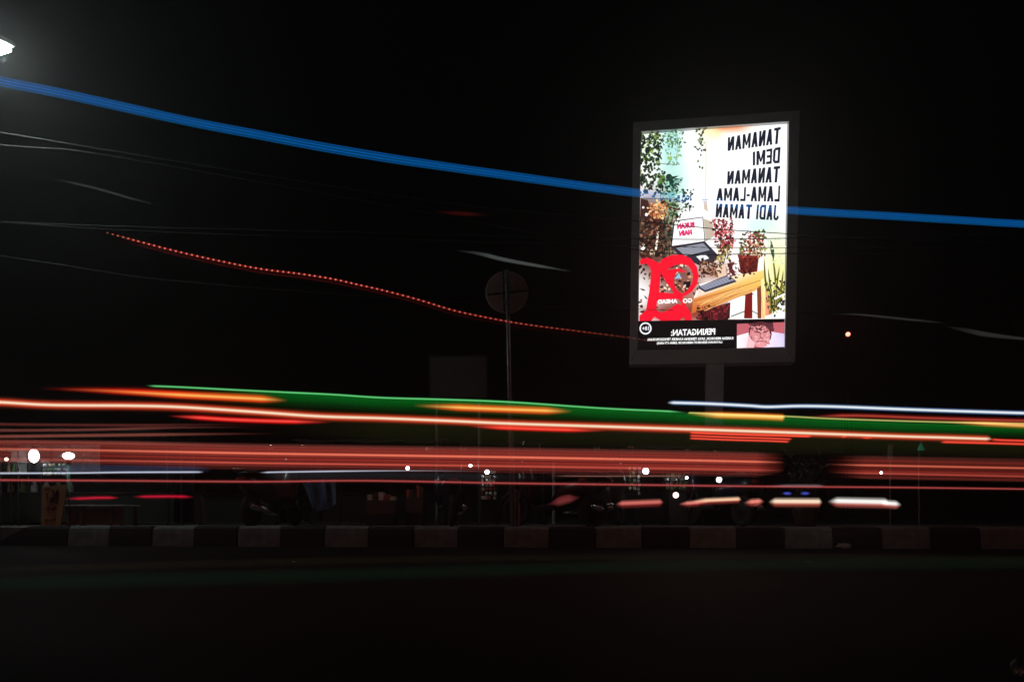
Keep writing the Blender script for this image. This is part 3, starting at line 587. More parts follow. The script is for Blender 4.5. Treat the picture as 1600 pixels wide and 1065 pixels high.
# low wooden bench-cart with pale top
ct = thing('low_cart', 'low reddish wooden cart with pale top edge behind the kerb end', 'cart', at_slab(148, 10.5)); Yc = 10.5
x0, x1 = rel(ct, 103, 790, Yc).x, rel(ct, 196, 790, Yc).x; zt = rel(ct, 0, 788, Yc).z
MB().box(x0, x1, -.05, .42, zt - .018, zt, bev=.005).build('top', 'pale_top', ct)
for x in (x0 + .02, x0 + .21, x0 + .62, x1 - .06):
    MB().box(x, x + .045, -.03, .01, 0, zt - .02).build('upright', 'wood', ct)
for xa, xb in ((x0 + .067, x0 + .208), (x0 + .257, x0 + .618), (x0 + .667, x1 - .062)): MB().box(xa, xb, -.012, .005, .03, zt - .05, bev=.003).build('panel', 'wood', ct)
for x in (x0 + .03, x1 - .07): MB().box(x, x + .04, .36, .4, 0, zt - .02).build('leg', 'wood', ct)

# glass showcase with goods
sc_ = thing('glass_showcase', 'small pale glass showcase lit by the oval bulb', 'showcase', at_slab(22, 11.7)); Ys = 11.7
a, b = rel(sc_, 9, 738, Ys), rel(sc_, 36, 704, Ys)
for x in (a.x, b.x):
    for y in (-.12, .12): MB().tube([(x, y, 0), (x, y, b.z)], .012, 6).build('leg', 'dark_metal', sc_)
for z in (a.z, (a.z + b.z) / 2, b.z): MB().box(a.x - .01, b.x + .01, -.13, .13, z - .008, z + .008).build('shelf', 'pale_top', sc_)
MB().box(a.x + .014, b.x - .014, .1, .105, a.z + .01, b.z - .01).build('back_pane', 'glass', sc_)
for k, x in enumerate((a.x + .05, a.x + .12, a.x + .2)): MB().lathe([(.026, a.z + .009), (.028, a.z + .1), (.012, a.z + .13), (.012, a.z + .15), (.001, a.z + .151)], 10, Matrix.Translation((x, 0, 0))).build('jar', ('goods_a', 'goods_c', 'goods_d')[k], sc_)

# stalls: posts, tarpaulin roof and back cloth
def stall(label, xa, xb, Y, top, roof='tarp_green', dep=1.0):
    xm = (xa + xb) / 2; t = thing('market_stall', label, 'stall', at_slab(xm, Y), 0, 'dark stalls behind the kerb')
    w = (xb - xa) / F * Y / 2; z = rel(t, 0, top, Y).z
    for sx in (-1, 1):
        for y in (0, dep): MB().tube([(sx * w, y, 0), (sx * w, y, z)], .02, 6).build('post', 'dark_metal', t)
    n = 10; rf = MB(); v = []
    for j in range(3):
        for i in range(n + 1):
            u = i / n; v.append((-w * 1.06 + u * w * 2.12, -.12 + j * (dep + .24) / 2, z + .012 + (.10 if j == 1 else 0) - .05 * math.sin(math.pi * ((u * 3) % 1))))
    f = [(j * (n + 1) + i, j * (n + 1) + i + 1, (j + 1) * (n + 1) + i + 1, (j + 1) * (n + 1) + i) for j in range(2) for i in range(n)]
    v2 = [(x, y, zz + .006) for x, y, zz in v]; m = len(v)
    rf.add(v + v2, [q[::-1] for q in f] + [tuple(i + m for i in q) for q in f] + [(i, i + 1, i + 1 + m, i + m) for i in range(n)]); rf.build('roof', roof, t)
    bk = MB(); v = []; n = 24
    for j in range(2):
        for i in range(n + 1): v.append((-w + 2 * w * i / n, dep + .03 + .02 * math.sin(i * 1.7), .03 + j * (z - .06)))
    v2 = [(x, y + .006, zz) for x, y, zz in v]; m = len(v); f = [(i, i + 1, n + 2 + i, n + 1 + i) for i in range(n)]
    bk.add(v + v2, f + [tuple(i + m for i in q[::-1]) for q in f]); bk.build('back_cloth', roof, t)
    MB().box(-w + .03, w - .03, .3, dep - .05, .52, .55).build('counter', 'tarp_brown', t)
    MB().box(-w + .04, w - .04, .32, .335, .04, .515).build('counter_front', roof, t)
    return t
lit_stall = stall('dark stall with lamps behind the ochre banner board', -30, 262, 12.0, 672)
va, vb = rel(lit_stall, -20, 736, 12.5), rel(lit_stall, 152, 694, 12.5); nv = 30
vv = [(va.x + (vb.x - va.x) * i / nv, .55 + .035 * math.sin(i * 1.3), z) for z in (va.z, vb.z) for i in range(nv + 1)]; vf = [(i, i + 1, nv + 2 + i, nv + 1 + i) for i in range(nv)]; nvv = len(vv)
MB().add(vv + [(x, y + .006, z) for x, y, z in vv], vf + [tuple(q + nvv for q in f[::-1]) for f in vf]).build('curtain', 'pale_curtain', lit_stall)
for k in range(7): MB().lathe([(.001, 0), (.05, 0), (.055, .1), (.03, .13), (.03, .16), (.001, .162)], 10, Matrix.Translation((va.x + .25 + k * .2, .42, .552))).build('jar', ('goods_d', 'goods_a', 'goods_c')[k % 3], lit_stall)
stall('dark green stall with brown cloth between the kerb end and the hanging blue cloth', 284, 432, 12.2, 700)
stall('dark stall behind the hanging blue striped cloth and boxes', 462, 690, 12.3, 690, 'tarp_brown')
stall('dark stall hung with snack packets behind the traffic sign', 720, 850, 12.5, 694, 'tarp_brown')
stall('dark stall hung with sachets and a round bulb', 972, 1092, 12.3, 700)

stall('dark stall standing in front of the billboard post', 1096, 1196, 12.6, 668, 'tarp_green', .8)

# brown folded parasol cloth by the second stall
fo = thing('folded_cloth', 'brown cloth panel hanging down beside the green stall', 'cloth', at_slab(316, 11.6))
v = [(rel(fo, x, y, 11.6).x, .03 * math.sin(i * 2.1), max(.02, rel(fo, x, y, 11.6).z)) for i, (x, y) in enumerate(((304, 770), (311, 770), (319, 775), (303, 818), (316, 818), (326, 818)))]
fm = MB(); fm.add(v + [(x, y + .01, z) for x, y, z in v], [(0, 3, 4, 1), (1, 4, 5, 2), (7, 10, 9, 6), (8, 11, 10, 7), (0, 1, 7, 6), (1, 2, 8, 7), (3, 9, 10, 4), (4, 10, 11, 5), (0, 6, 9, 3), (2, 5, 11, 8)]); fm.build('cloth', 'tarp_brown', fo)
pk = rel(fo, 311, 768, 11.6); MB().tube([(pk.x, .04, 0), (pk.x, .04, pk.z + .03)], .014, 6).build('stick', 'dark_metal', fo)

# blue striped cloth
bc = thing('striped_cloth', 'blue and pale striped cloth hanging in front of the dark stall', 'cloth', P(497, 798, 11.7)); Yb = 11.7
edges_t = [470, 478, 485, 493, 500, 508, 515, 524]; edges_b = [488, 492, 496, 502, 507, 513, 520, 526]; bott = [794, 799, 798, 797, 796, 795, 791, 786]
for i in range(7):
    n = 5; v = []
    for j in range(n + 1):
        u = j / n
        for k in (i, i + 1):
            p = rel(bc, edges_t[k] * (1 - u) + edges_b[k] * u, 748 * (1 - u) + bott[k] * u, Yb); v.append((p.x, .03 * math.sin(k * 2.2 + u * 2), p.z))
    m = len(v); f = [(2 * j, 2 * j + 2, 2 * j + 3, 2 * j + 1) for j in range(n)]
    MB().add(v + [(x, y + .008, z) for x, y, z in v], f + [tuple(q + m for q in g_[::-1]) for g_ in f]).build('stripe', 'cloth_blue' if i % 2 else 'cloth_pale', bc)
a, b = rel(bc, 462, 746, Yb), rel(bc, 532, 746, Yb); MB().tube([(a.x, .01, a.z), (b.x, .01, b.z)], .012, 6).build('rod', 'dark_metal', bc)
for q_ in (a, b): MB().tube([(q_.x, .01, SLAB - bc.location.z), (q_.x, .01, a.z)], .012, 6).build('support', 'dark_metal', bc)

# boxes of goods
def pack_box(label, x0, x1, y0, y1, Y, cols):
    t = thing('goods_box', label, 'box', P((x0 + x1) / 2, y1, Y), 0, 'boxes of goods at the stalls')
    w = (x1 - x0) / F * Y / 2; hgt = (y1 - y0) / F * Y
    for q in ((-w, w, -.14, -.13), (-w, w, .13, .14), (-w, -w + .01, -.128, .128), (w - .01, w, -.128, .128)): MB().box(q[0], q[1], q[2], q[3], 0, hgt * .55).build('side', 'wood', t)
    MB().box(-w + .011, w - .011, -.127, .127, .004, .014).build('bottom', 'wood', t)
    n = 5
    for i in range(n):
        x = -w + (i + .5) * 2 * w / n; hh_ = hgt * random.uniform(.7, 1.0)
        MB().box(x - w / n * .85, x + w / n * .85, -.10, .10, .016, hh_, bev=.008).build('packet', cols[i % len(cols)], t)
    zg = SLAB - t.location.z
    MB().box(-w, w, -.16, .16, zg, -.002).build('stand', 'dark_metal', t)
    return t
pack_box('open box of dull packets standing right of the striped cloth', 575, 619, 764, 802, 11.8, ['goods_a', 'wood', 'goods_d', 'goods_b'])
pack_box('small box with red packet near the little white bulb', 636, 662, 757, 800, 12.1, ['goods_b', 'wood', 'tarp_brown'])
pack_box('low box of pale packets on the shelf right of the round bulb', 1042, 1076, 738, 768, 12.2, ['goods_c', 'goods_a', 'goods_d', 'goods_a'])

# hanging strings of packets
def hanging(label, name, x0, x1, y0, y1, Y, nx, cols, jit=1.5):
    t = thing(name, label, 'packets', P((x0 + x1) / 2, y0, Y), 0, 'strings of packets hung at the stalls')
    a, b = rel(t, x0, y0, Y), rel(t, x1, y0, Y)
    MB().tube([(a.x - .03, .02, .01), (b.x + .03, .02, .01)], .008, 5).build('rod', 'dark_metal', t)
    for sx in (a.x - .03, b.x + .03): MB().tube([(sx, .02, SLAB - t.location.z), (sx, .02, .012)], .010, 5).build('support', 'dark_metal', t)
    rows = max(2, int((y1 - y0) / 6))
    for i in range(nx):
        x = x0 + (i + .5) * (x1 - x0) / nx
        for j in range(rows):
            p = rel(t, x + random.uniform(-jit, jit), y0 + 2 + j * (y1 - y0) / rows, Y); w, hq = (x1 - x0) / nx / F * Y * .4, 5.2 / F * Y
            tilt = Matrix.Translation((p.x, random.uniform(-.02, .02), p.z)) @ Matrix.Rotation(random.uniform(-.25, .25), 4, 'Y') @ Matrix.Rotation(random.uniform(-.6, .6), 4, 'Z')
            v = [(-w, 0, 0), (w, 0, 0), (w, 0, -hq), (-w, 0, -hq), (0, -.012, -hq / 2), (0, .012, -hq / 2)]
            MB().add([tilt @ Vector(q) for q in v], [(0, 1, 4), (1, 2, 4), (2, 3, 4), (3, 0, 4), (1, 0, 5), (2, 1, 5), (3, 2, 5), (0, 3, 5)]).build('packet', random.choice(cols), t)
    return t
hanging('bunch of crinkled pale snack packets hanging under a bulb near the sign pole', 'packet_string', 751, 775, 733, 779, 12.1, 4, ['goods_a', 'goods_d', 'goods_a', 'goods_b'])
hanging('string of yellowish sachets hanging left of the round bulb', 'packet_string', 982, 993, 727, 764, 11.9, 2, ['goods_a', 'goods_a', 'goods_c'])
hanging('narrow string of silver sachets between yellowish sachets and round bulb', 'packet_string', 996, 1002, 727, 772, 11.9, 1, ['goods_d'])
hanging('green and cream packets hanging right of the round bulb', 'packet_string', 1040, 1074, 737, 764, 12.0, 5, ['goods_c', 'goods_a', 'goods_d'])
hanging('packets hanging between the banner board and green lamp pole', 'packet_string', 66, 104, 722, 742, 11.5, 5, ['goods_a', 'goods_d', 'goods_c'])

# a thin red-lit stick and other small posts
rs = MB().tube([(0, 0, 0), (0, 0, .36)], .011, 6).build('marker_stick', 'goods_b'); rs.location = (P(811, 0, 9.9).x, 9.95, SLAB + .0); tag(rs, 'thin reddish stick standing at the foot of the traffic sign', 'stick')
tp = thing('tent_lamp', 'small green lit lamp with pointed shade on a thin pole', 'lamp', at_slab(1436, 12.2)); z = rel(tp, 0, 703, 12.2).z
MB().tube([(0, 0, 0), (0, 0, z)], .014, 6).build('pole', 'galvanised', tp)
MB().lathe([(.06, z), (.04, z + .05), (.018, z + .1), (.001, z + .12)], 8, Matrix.Translation((.03, 0, 0))).build('shade', 'bulb_green', tp); MB().ball((.03, 0, z + .135), .016, 8).build('finial', 'pale_top', tp)
vp = thing('vertical_sign', 'narrow pale vertical sign standing above the broad pink band', 'sign', at_slab(1391, 12.6)); z0_, z1_ = rel(vp, 0, 718, 12.6).z, rel(vp, 0, 694, 12.6).z
MB().box(-.035, .035, -.02, .02, z0_, z1_, bev=.006).build('panel', 'pale_top', vp); MB().tube([(0, 0, 0), (0, 0, z0_)], .014, 6).build('pole', 'galvanised', vp)
wp = thing('white_post', 'short pale post rising into the pink band between sign and sachets', 'post', at_slab(865, 12.0)); z1_ = rel(wp, 0, 723, 12).z
MB().lathe([(.024, 0), (.024, z1_), (.014, z1_ + .02), (.001, z1_ + .022)], 10).build('shaft', 'pale_top', wp); MB().lathe([(.05, 0), (.05, .02), (.026, .03)], 10).build('foot', 'concrete', wp)
ms = thing('radio_mast', 'thin dark mast with a red warning light right of the billboard', 'mast', ((1325 - HX) / F * 70, 70, 0)); z = P(1325, 522, 70).z
for k in range(3):
    a_ = k * 2.094; MB().tube([(.5 * math.cos(a_), .5 * math.sin(a_), 0), (.12 * math.cos(a_), .12 * math.sin(a_), z - .1)], .03, 5).build('leg', 'dark_metal', ms)
for j in range(12):
    u = (j + .5) / 12; r_ = .5 - .38 * u; pts = [(r_ * math.cos(k * 2.094), r_ * math.sin(k * 2.094), u * (z - .1)) for k in range(4)]; MB().tube(pts, .018, 4).build('brace', 'dark_metal', ms)
MB().ball((0, 0, z), .2, 12).build('beacon', 'beacon', ms, True)

# scooters
def wheel(name, parent, x, r=.235):
    t = bpy.data.objects.new(name, None); col.objects.link(t); t.parent = parent; t.location = (x, 0, r)
    mt = Matrix.Rotation(R(90), 4, 'X')
    tor = [((r - .045) + .045 * math.cos(a), .045 * math.sin(a)) for a in [k * math.pi / 5 for k in range(11)]]
    MB().lathe(tor, 24, mt).build('tyre', 'rubber', t, True); MB().lathe([(.03, -.04), (.05, -.03), (r - .08, -.018), (r - .075, .018), (.05, .03), (.03, .04)], 18, mt).build('rim', 'dark_metal', t)
    return t
def loft(b, secs):
    """closed body through cross-sections (x, half width, z low, z high)"""
    n = 10; v = []
    for x, w, z0, z1 in secs:
        for k in range(n):
            a = k * 2 * math.pi / n; v.append((x, w * math.cos(a), (z0 + z1) / 2 + (z1 - z0) / 2 * math.sin(a)))
    m = len(secs); f = [(i * n + k, i * n + (k + 1) % n, (i + 1) * n + (k + 1) % n, (i + 1) * n + k) for i in range(m - 1) for k in range(n)]
    return b.add(v, f + [tuple(range(n - 1, -1, -1)), tuple((m - 1) * n + k for k in range(n))])
def scooter(paint):
    t = thing('motor_scooter', 'scooter', 'scooter', (0, 0, 0), 0, 'scooters parked behind the kerb')
    wheel('front_wheel', t, .62); wheel('rear_wheel', t, -.6)
    b = MB(); loft(b, [(-.88, .03, .62, .68), (-.75, .11, .5, .74), (-.45, .15, .38, .74), (-.12, .14, .3, .66), (.0, .11, .26, .45)]); b.build('rear_body', paint, t, True)
    b = MB(); loft(b, [(-.02, .13, .24, .34), (.3, .13, .25, .33)]); b.build('floorboard', 'dark_plastic', t, True)
    b = MB(); loft(b, [(.28, .17, .27, .5), (.36, .2, .35, .86), (.45, .17, .5, .92), (.56, .06, .6, .84)]); b.build('leg_shield', paint, t, True)
    b = MB(); loft(b, [(-.82, .07, .73, .76), (-.6, .13, .72, .81), (-.25, .14, .68, .77), (-.05, .1, .65, .72)]); b.build('seat', 'seat_vinyl', t, True)
    MB().tube([(.62, .07, .235), (.5, .07, .62), (.42, .03, .95)], .022, 6).build('fork', 'chrome', t); MB().tube([(.62, -.07, .235), (.5, -.07, .62), (.42, -.03, .95)], .022, 6).build('fork', 'chrome', t)
    MB().tube([(.3, -.34, .99), (.38, -.18, 1.0), (.42, 0, .98), (.38, .18, 1.0), (.3, .34, .99)], .014, 6).build('handlebar', 'dark_metal', t)
    b = MB(); loft(b, [(.34, .08, .92, 1.03), (.42, .12, .9, 1.06), (.5, .08, .92, 1.02)]); b.build('headlight_cowl', paint, t, True)
    MB().ball((.5, 0, .97), .06, 10, (.5, 1, .8)).build('headlight', 'pale_top', t, True)
    for s in (-1, 1):
        mr = MB().ball((.36, s * .27, 1.2), .05, 10, (.25, 1.3, .8)).build('mirror', 'chrome', t, True); MB().tube([(.36, s * .2, 1.0), (.37, s * .25, 1.19)], .006, 5).build('mirror_stem', 'dark_metal', mr)
    MB().ball((-.88, 0, .66), .05, 10, (.4, 1.4, .7)).build('tail_light', 'goods_b', t, True)
    b = MB()
    b.tube([(.62 + .27 * math.cos(a), 0, .235 + .27 * math.sin(a)) for a in [R(20 + k * 20) for k in range(8)]], [.03, .05, .055, .055, .055, .055, .05, .03], 6); b.build('front_fender', paint, t, True)
    MB().tube([(-.1, -.13, .2), (-.4, -.16, .22), (-.85, -.17, .3)], [.018, .045, .05], 8).build('exhaust', 'chrome', t, True)
    MB().tube([(-.8, .09, .76), (-.92, .08, .8), (-.92, -.08, .8), (-.8, -.09, .76)], .011, 6).build('grab_rail', 'chrome', t)
    return t
sp_ = [('red_paint', 'dark scooter parked end-on left of the striped cloth', 428, 10.9, 78), ('blue_paint', 'dark blue scooter parked end-on between the goods boxes and sign pole', 700, 11.2, 100),
       ('red_paint', 'dark red scooter parked just right of the sign pole', 866, 10.8, 152), ('grey_paint', 'dark grey scooter parked at an angle left of the sachet strings', 945, 11.0, 62),
       ('blue_paint', 'dark blue scooter parked behind the single round bulb', 1120, 11.4, 112)]
protos = {}
for paint, label, x, Y, a in sp_:
    if paint in protos: o = copy_tree(protos[paint])
    else: o = protos[paint] = scooter(paint)
    o['label'] = label; o.location = at_slab(x, Y); o.rotation_euler = (0, 0, R(a))

# leafy potted shrub in the gap of the pink band
sh = thing('potted_shrub', 'dark leafy shrub in a pot in the gap of the pink band', 'plant', at_slab(1258, 10.4)); rnd = random.Random(11)
MB().lathe([(.001, 0), (.13, 0), (.17, .24), (.19, .24), (.19, .28), (.16, .28), (.15, .25), (.001, .25)], 16).build('pot', 'clay', sh)
tk = MB(); lf = MB(); tips = []
for k in range(9):
    a = rnd.random() * 6.28; r = rnd.uniform(.08, .27); hgt = rnd.uniform(.62, 1.02)
    pts = curve([(0, 0, .2), (r * .3 * math.cos(a), r * .3 * math.sin(a), hgt * .5), (r * math.cos(a), r * math.sin(a), hgt)], 5); tk.tube(pts, [.014 * (1 - i / len(pts)) + .003 for i in range(len(pts))], 5); tips.append(pts)
for pts in tips:
    for k in range(44):
        p = Vector(pts[min(len(pts) - 1, int(rnd.uniform(.3, 1) * len(pts)))]) + Vector((rnd.gauss(0, .06), rnd.gauss(0, .06), rnd.gauss(0, .05)))
        d = Vector((rnd.gauss(0, 1), rnd.gauss(0, 1), rnd.gauss(.3, .7))).normalized(); sd = d.cross(Vector((0, 0, 1))).normalized() * rnd.uniform(.016, .032); l_ = rnd.uniform(.10, .22)
        lf.add([p, p + d * l_ * .5 + sd, p + d * l_ + Vector((0, 0, -.02)), p + d * l_ * .5 - sd, p + d * l_ * .5 + Vector((0, 0, .006))], [(0, 1, 4), (1, 2, 4), (2, 3, 4), (3, 0, 4)])
tk.build('trunk', 'bark', sh); lf.build('crown', 'leaf', sh)

# litter on the road
def crumple(name, label, loc, r, sq):
    n = 10; b = MB(); b.ball((0, 0, 0), r, n, sq); b.v = [(x * random.uniform(.7, 1.25), y * random.uniform(.7, 1.25), z * random.uniform(.7, 1.2)) for x, y, z in b.v]
    o = b.build(name, 'litter'); zmin = min(v[2] for v in b.v); o.location = (loc[0], loc[1], -zmin); tag(o, label, 'litter')
g1 = P(1310, 856, 1155 * .45 / 56); crumple('crumpled_bag', 'small crumpled pale bag lying at the foot of the kerb', (g1.x, g1.y - .15), .07, (1.5, .8, .5))
g2 = P(1590, 1058, 1155 * .45 / 258); crumple('crumpled_cup', 'small pale crumpled cup on the asphalt in the near corner', (g2.x, g2.y), .02, (.8, .8, 1.3))
for x, y, lb in ((460, 878, 'tiny pale scrap on the asphalt under the green smear'), (1262, 878, 'tiny pale scrap on the asphalt below the kerb beside the crumpled bag')):
    q = P(x, y, 519.75 / (y - 800)); crumple('paper_scrap', lb, (q.x, q.y), .012, (1.8, 1, .4))

# ------------------------------------------------------------------ light trails hanging over the road
def trail(label, pts, prof, h, name='light_trail', fin=0, fout=0, thick=.02, group=None, cat='light trail', n=10, gain=None, flat=0.0):
    """a slim tube of light: pts (x, y, depth) along the lane, prof (u, rgb) from top u=1 to bottom u=-1, h half height in photo pixels"""
    hs = list(h) if isinstance(h, (list, tuple)) else [h] * len(pts)
    pts, a0, a1 = beyond(pts); hs = [hs[0]] * a0 + hs + [hs[-1]] * a1
    line = curve([(*p, q) for p, q in zip(pts, hs)], n); x0, x1 = line[0][0], line[-1][0]
    base = P(*line[0][:3]); v = []; c = []; k = len(prof)
    for x, y, Y, hh_ in line:
        s = 1.0
        if fin: s *= min(1.0, max(0.0, (x - x0) / fin)) ** 1.4
        if fout: s *= min(1.0, max(0.0, (x1 - x) / fout)) ** 1.4
        if gain:
            if x > gain[-1][0]: s *= gain[-1][1]
            if x < gain[0][0]: s *= gain[0][1]
            for (ga, gb), (gc_, gd) in zip(gain, gain[1:]):
                if ga <= x <= gc_: s *= gb + (gd - gb) * (x - ga) / (gc_ - ga)
        p = P(x, y, Y) - base; dz = abs(hh_) / F * Y * (max(s, .12) ** .35)
        for i, (u, cl) in enumerate(list(prof) + list(prof[1:-1])[::-1]):
            th = thick * math.sqrt(max(0, 1 - u * u)) * (-1 if i < k else 1)
            v.append((p.x, p.y + u * flat, p.z + th * .4) if flat else (p.x, p.y + th, p.z + u * dz)); c.append(tuple(q * s * .5 for q in lin(cl)))
    m = 2 * k - 2; L_ = len(line)
    f = [(i * m + j, i * m + (j + 1) % m, (i + 1) * m + (j + 1) % m, (i + 1) * m + j) for i in range(L_ - 1) for j in range(m)]
    me = bpy.data.meshes.new(name); me.from_pydata(v, [], f); me.update()
    a = me.color_attributes.new('glow', 'FLOAT_COLOR', 'POINT')
    for i, q in enumerate(c): a.data[i].color = (*q, 1)
    me.materials.append(M['trail']); o = bpy.data.objects.new(name, me); col.objects.link(o); o.location = base
    if label: tag(o, label, cat, group)
    return o
def core(c, halo, w=.3):
    """bright middle, dim skirt"""
    mid = tuple((a * .45 + b * .55) for a, b in zip(c, halo))
    return [(1, (0, 0, 0)), (.7, tuple(q * .35 for q in halo)), (w * 1.5, halo), (w * .8, mid), (w * .3, c), (-w * .3, c), (-w * .8, mid), (-w * 1.5, halo), (-.7, tuple(q * .35 for q in halo)), (-1, (0, 0, 0))]
def D(pts, Ya, Yb):
    x0, x1 = pts[0][0], pts[-1][0]
    return [(x, y, 1 / ((1 / Ya) * (1 - (x - x0) / (x1 - x0)) + (1 / Yb) * ((x - x0) / (x1 - x0)))) for x, y in pts]
def off(pts, dy): return [(p[0], p[1] + dy, *p[2:]) for p in pts]

# blue triple trail, one thing with three strands
BL = D([(-110, 103), (0, 127), (100, 147), (200, 169), (300, 191), (400, 210), (500, 229), (600, 246), (700, 261), (800, 275), (900, 289), (1000, 302), (1110, 315), (1230, 328), (1400, 338), (1600, 350), (1720, 356)], 4.4, 6.9)
tb = thing('light_trail', 'long blue triple light trail sweeping down from the street lamp across the sky', 'light trail', P(0, 127, 4.5))
hb = [6.4] * 4 + [6.1] * 4 + [5.6] * 4 + [5.2] * 5
for dy, w, nm in ((-.72, .3, 'strand'), (0, .3, 'strand'), (.72, .3, 'strand')):
    o = trail(None, [(x, y + dy * q, Y) for (x, y, Y), q in zip(BL, hb)], [(1, (0, 0, 0)), (.5, (0, 58, 112)), (.15, (12, 126, 210)), (-.15, (12, 126, 210)), (-.5, (0, 58, 112)), (-1, (0, 0, 0))], [q * .19 for q in hb], nm); o.parent = tb; o.location -= tb.location
o = trail(None, BL, [(1, (0, 0, 0)), (.8, (0, 15, 40)), (-.8, (0, 15, 40)), (-1, (0, 0, 0))], hb, 'glow'); o.parent = tb; o.location -= tb.location

# dotted red trail
DT = D([(168, 364), (219, 378), (281, 394), (344, 408), (406, 420), (469, 428), (520, 436), (560, 445), (600, 454), (653, 468), (705, 484), (745, 493), (792, 502), (837, 509), (900, 517), (1000, 530), (1080, 546), (1170, 556)], 7.6, 9.8)
tr_ = thing('dotted_light_trail', 'dotted red light trail winding down to the billboard', 'light trail', P(168, 364, 7.6))
o = trail(None, DT, [(1, (0, 0, 0)), (.4, (84, 13, 11)), (-.4, (84, 13, 11)), (-1, (0, 0, 0))], [2.1] * 9 + [2.1, 2, 1.9, 1.8, 1.6, 1.4, 1.2, 1, .8], 'strand', 40, 380); o.parent = tr_; o.location -= tr_.location
o = trail(None, off(DT, 5.2), [(1, (0, 0, 0)), (0, (58, 8, 8)), (-1, (0, 0, 0))], 1.8, 'strand', 60, 700); o.parent = tr_; o.location -= tr_.location
dl = curve(DT, 60); bv = []; bf = []; bcx = []; last = None
for x, y, Y in dl:
    if x > 1010: break
    if last is None or x - last >= 7.7:
        last = x; p = P(x, y - .3, Y) - tr_.location; r = 1.6 / F * Y; s = min(1, (x - 150) / 60) * (1 if x < 520 else max(.12, 1 - (x - 520) / 520)); ob = len(bv)
        bv += [p + Vector(q) * r for q in ((1.25, 0, 0), (-1.25, 0, 0), (0, 1, 0), (0, -1, 0), (0, 0, 1), (0, 0, -1))]; bf += [tuple(ob + i for i in t_) for t_ in ((0, 2, 4), (2, 1, 4), (1, 3, 4), (3, 0, 4), (2, 0, 5), (1, 2, 5), (3, 1, 5), (0, 3, 5))]
        bcx += [tuple(q * s * .55 for q in lin((214, 108, 90)))] * 6
me = bpy.data.meshes.new('light_dots'); me.from_pydata(bv, [], bf); me.update(); at_ = me.color_attributes.new('glow', 'FLOAT_COLOR', 'POINT')
for i, q in enumerate(bcx): at_.data[i].color = (*q, 1)
me.materials.append(M['trail']); o = bpy.data.objects.new('light_dots', me); col.objects.link(o); o.parent = tr_; o['kind'] = 'stuff'

# green trail: bright edge over a green glow
GE = D([(228, 602.5), (282, 604.5), (400, 610.5), (513, 615.7), (597, 621), (700, 624), (800, 628), (941, 637.5), (1039, 642), (1076, 644.5), (1225, 650), (1306, 654), (1453, 658.6), (1600, 661.6), (1720, 664)], 6.6, 7.4)
tg = thing('light_trail', 'green light trail with thin bright upper edge above the orange line', 'light trail', P(228, 602, 6.6))
o = trail(None, GE[:10], core((120, 216, 140), (0, 84, 22), .4), 2.8, 'edge', 14, 30); o.parent = tg; o.location -= tg.location
o = trail(None, GE[9:], core((210, 196, 120), (30, 84, 20), .4), 2.6, 'edge', 0, 0); o.parent = tg; o.location -= tg.location
o = trail(None, off(GE, 15), [(1, (0, 78, 17)), (.6, (0, 70, 13)), (.1, (0, 46, 7)), (-.3, (4, 22, 2)), (-1, (3, 5, 0))], [13, 13.5, 15, 15, 15, 15, 15, 14, 14, 14, 13, 13, 12, 12, 12], 'glow', 240, 0); o.parent = tg; o.location -= tg.location
for k, (dy, q) in enumerate(((5, .7), (8.5, .5), (12, .55), (16, .35), (20, .3))):
    o = trail(None, off(GE, dy), core((20 * q, 110 * q, 36 * q), (0, 50 * q, 12 * q), .4), 1.3, 'strand', 260, 0); o.parent = tg; o.location -= tg.location
trail('faint olive glow between the orange line and the broad pink band', D([(380, 668), (600, 674), (800, 680), (1000, 687), (1200, 694), (1400, 698), (1600, 704), (1720, 706)], 6.9, 7.6), [(1, (16, 12, 4)), (.4, (18, 20, 6)), (-.4, (14, 15, 5)), (-1, (3, 3, 1))], [20, 20, 19, 17, 15, 15, 14, 14], fin=220)

# orange strokes along the green
def stroke(label, pts, c, halo, h, Y=6.9, fin=60, fout=50, w=.3, group='orange and red strokes along the lane'):
    return trail(label, [(x, y, Y) for x, y in pts], core(c, halo, w), h, fin=fin, fout=fout, group=group)
stroke('dark red glow trailing in before the first orange stroke', [(60, 606.5), (130, 608.5), (190, 611), (240, 612), (330, 616)], (176, 14, 10), (104, 4, 4), 9, fin=130, fout=110)
stroke('orange stroke with red tail at the start of the green trail', [(90, 607.5), (150, 609.5), (200, 612), (260, 615.5), (330, 619), (400, 622.5), (450, 625.5)], (255, 178, 90), (212, 50, 8), 9, fin=190, fout=40)
stroke('orange stroke under the green trail near the sign pole', [(645, 633), (700, 635.5), (760, 638), (830, 640.5), (895, 642.5)], (255, 184, 92), (206, 56, 8), 8.5, fin=70, fout=40)
stroke('yellow-orange stroke with blunt end below the billboard post', [(1072, 645.5), (1120, 648), (1180, 650), (1226, 652)], (255, 206, 120), (200, 96, 18), 8, fin=50, fout=2)
stroke('orange stroke at the end of the green trail by the picture edge', [(1470, 659), (1530, 661), (1600, 664.5), (1700, 668)], (255, 184, 110), (150, 60, 14), 6.5, fin=70, fout=0)
stroke('thin dull red line under the white-blue line', [(1262, 650.5), (1341, 649), (1453, 653), (1600, 657), (1700, 659)], (172, 66, 50), (92, 12, 12), 5.5, Y=7.2, fin=50, fout=0)
# white-blue line
trail('thin white-blue light line starting below the billboard', D([(1043, 628.5), (1110, 630.5), (1170, 633.5), (1200, 635.3), (1251, 634), (1313, 635.2), (1439, 640), (1600, 645), (1720, 648)], 7.0, 7.4), core((246, 253, 255), (14, 46, 92), .42), 5.4, fin=8)
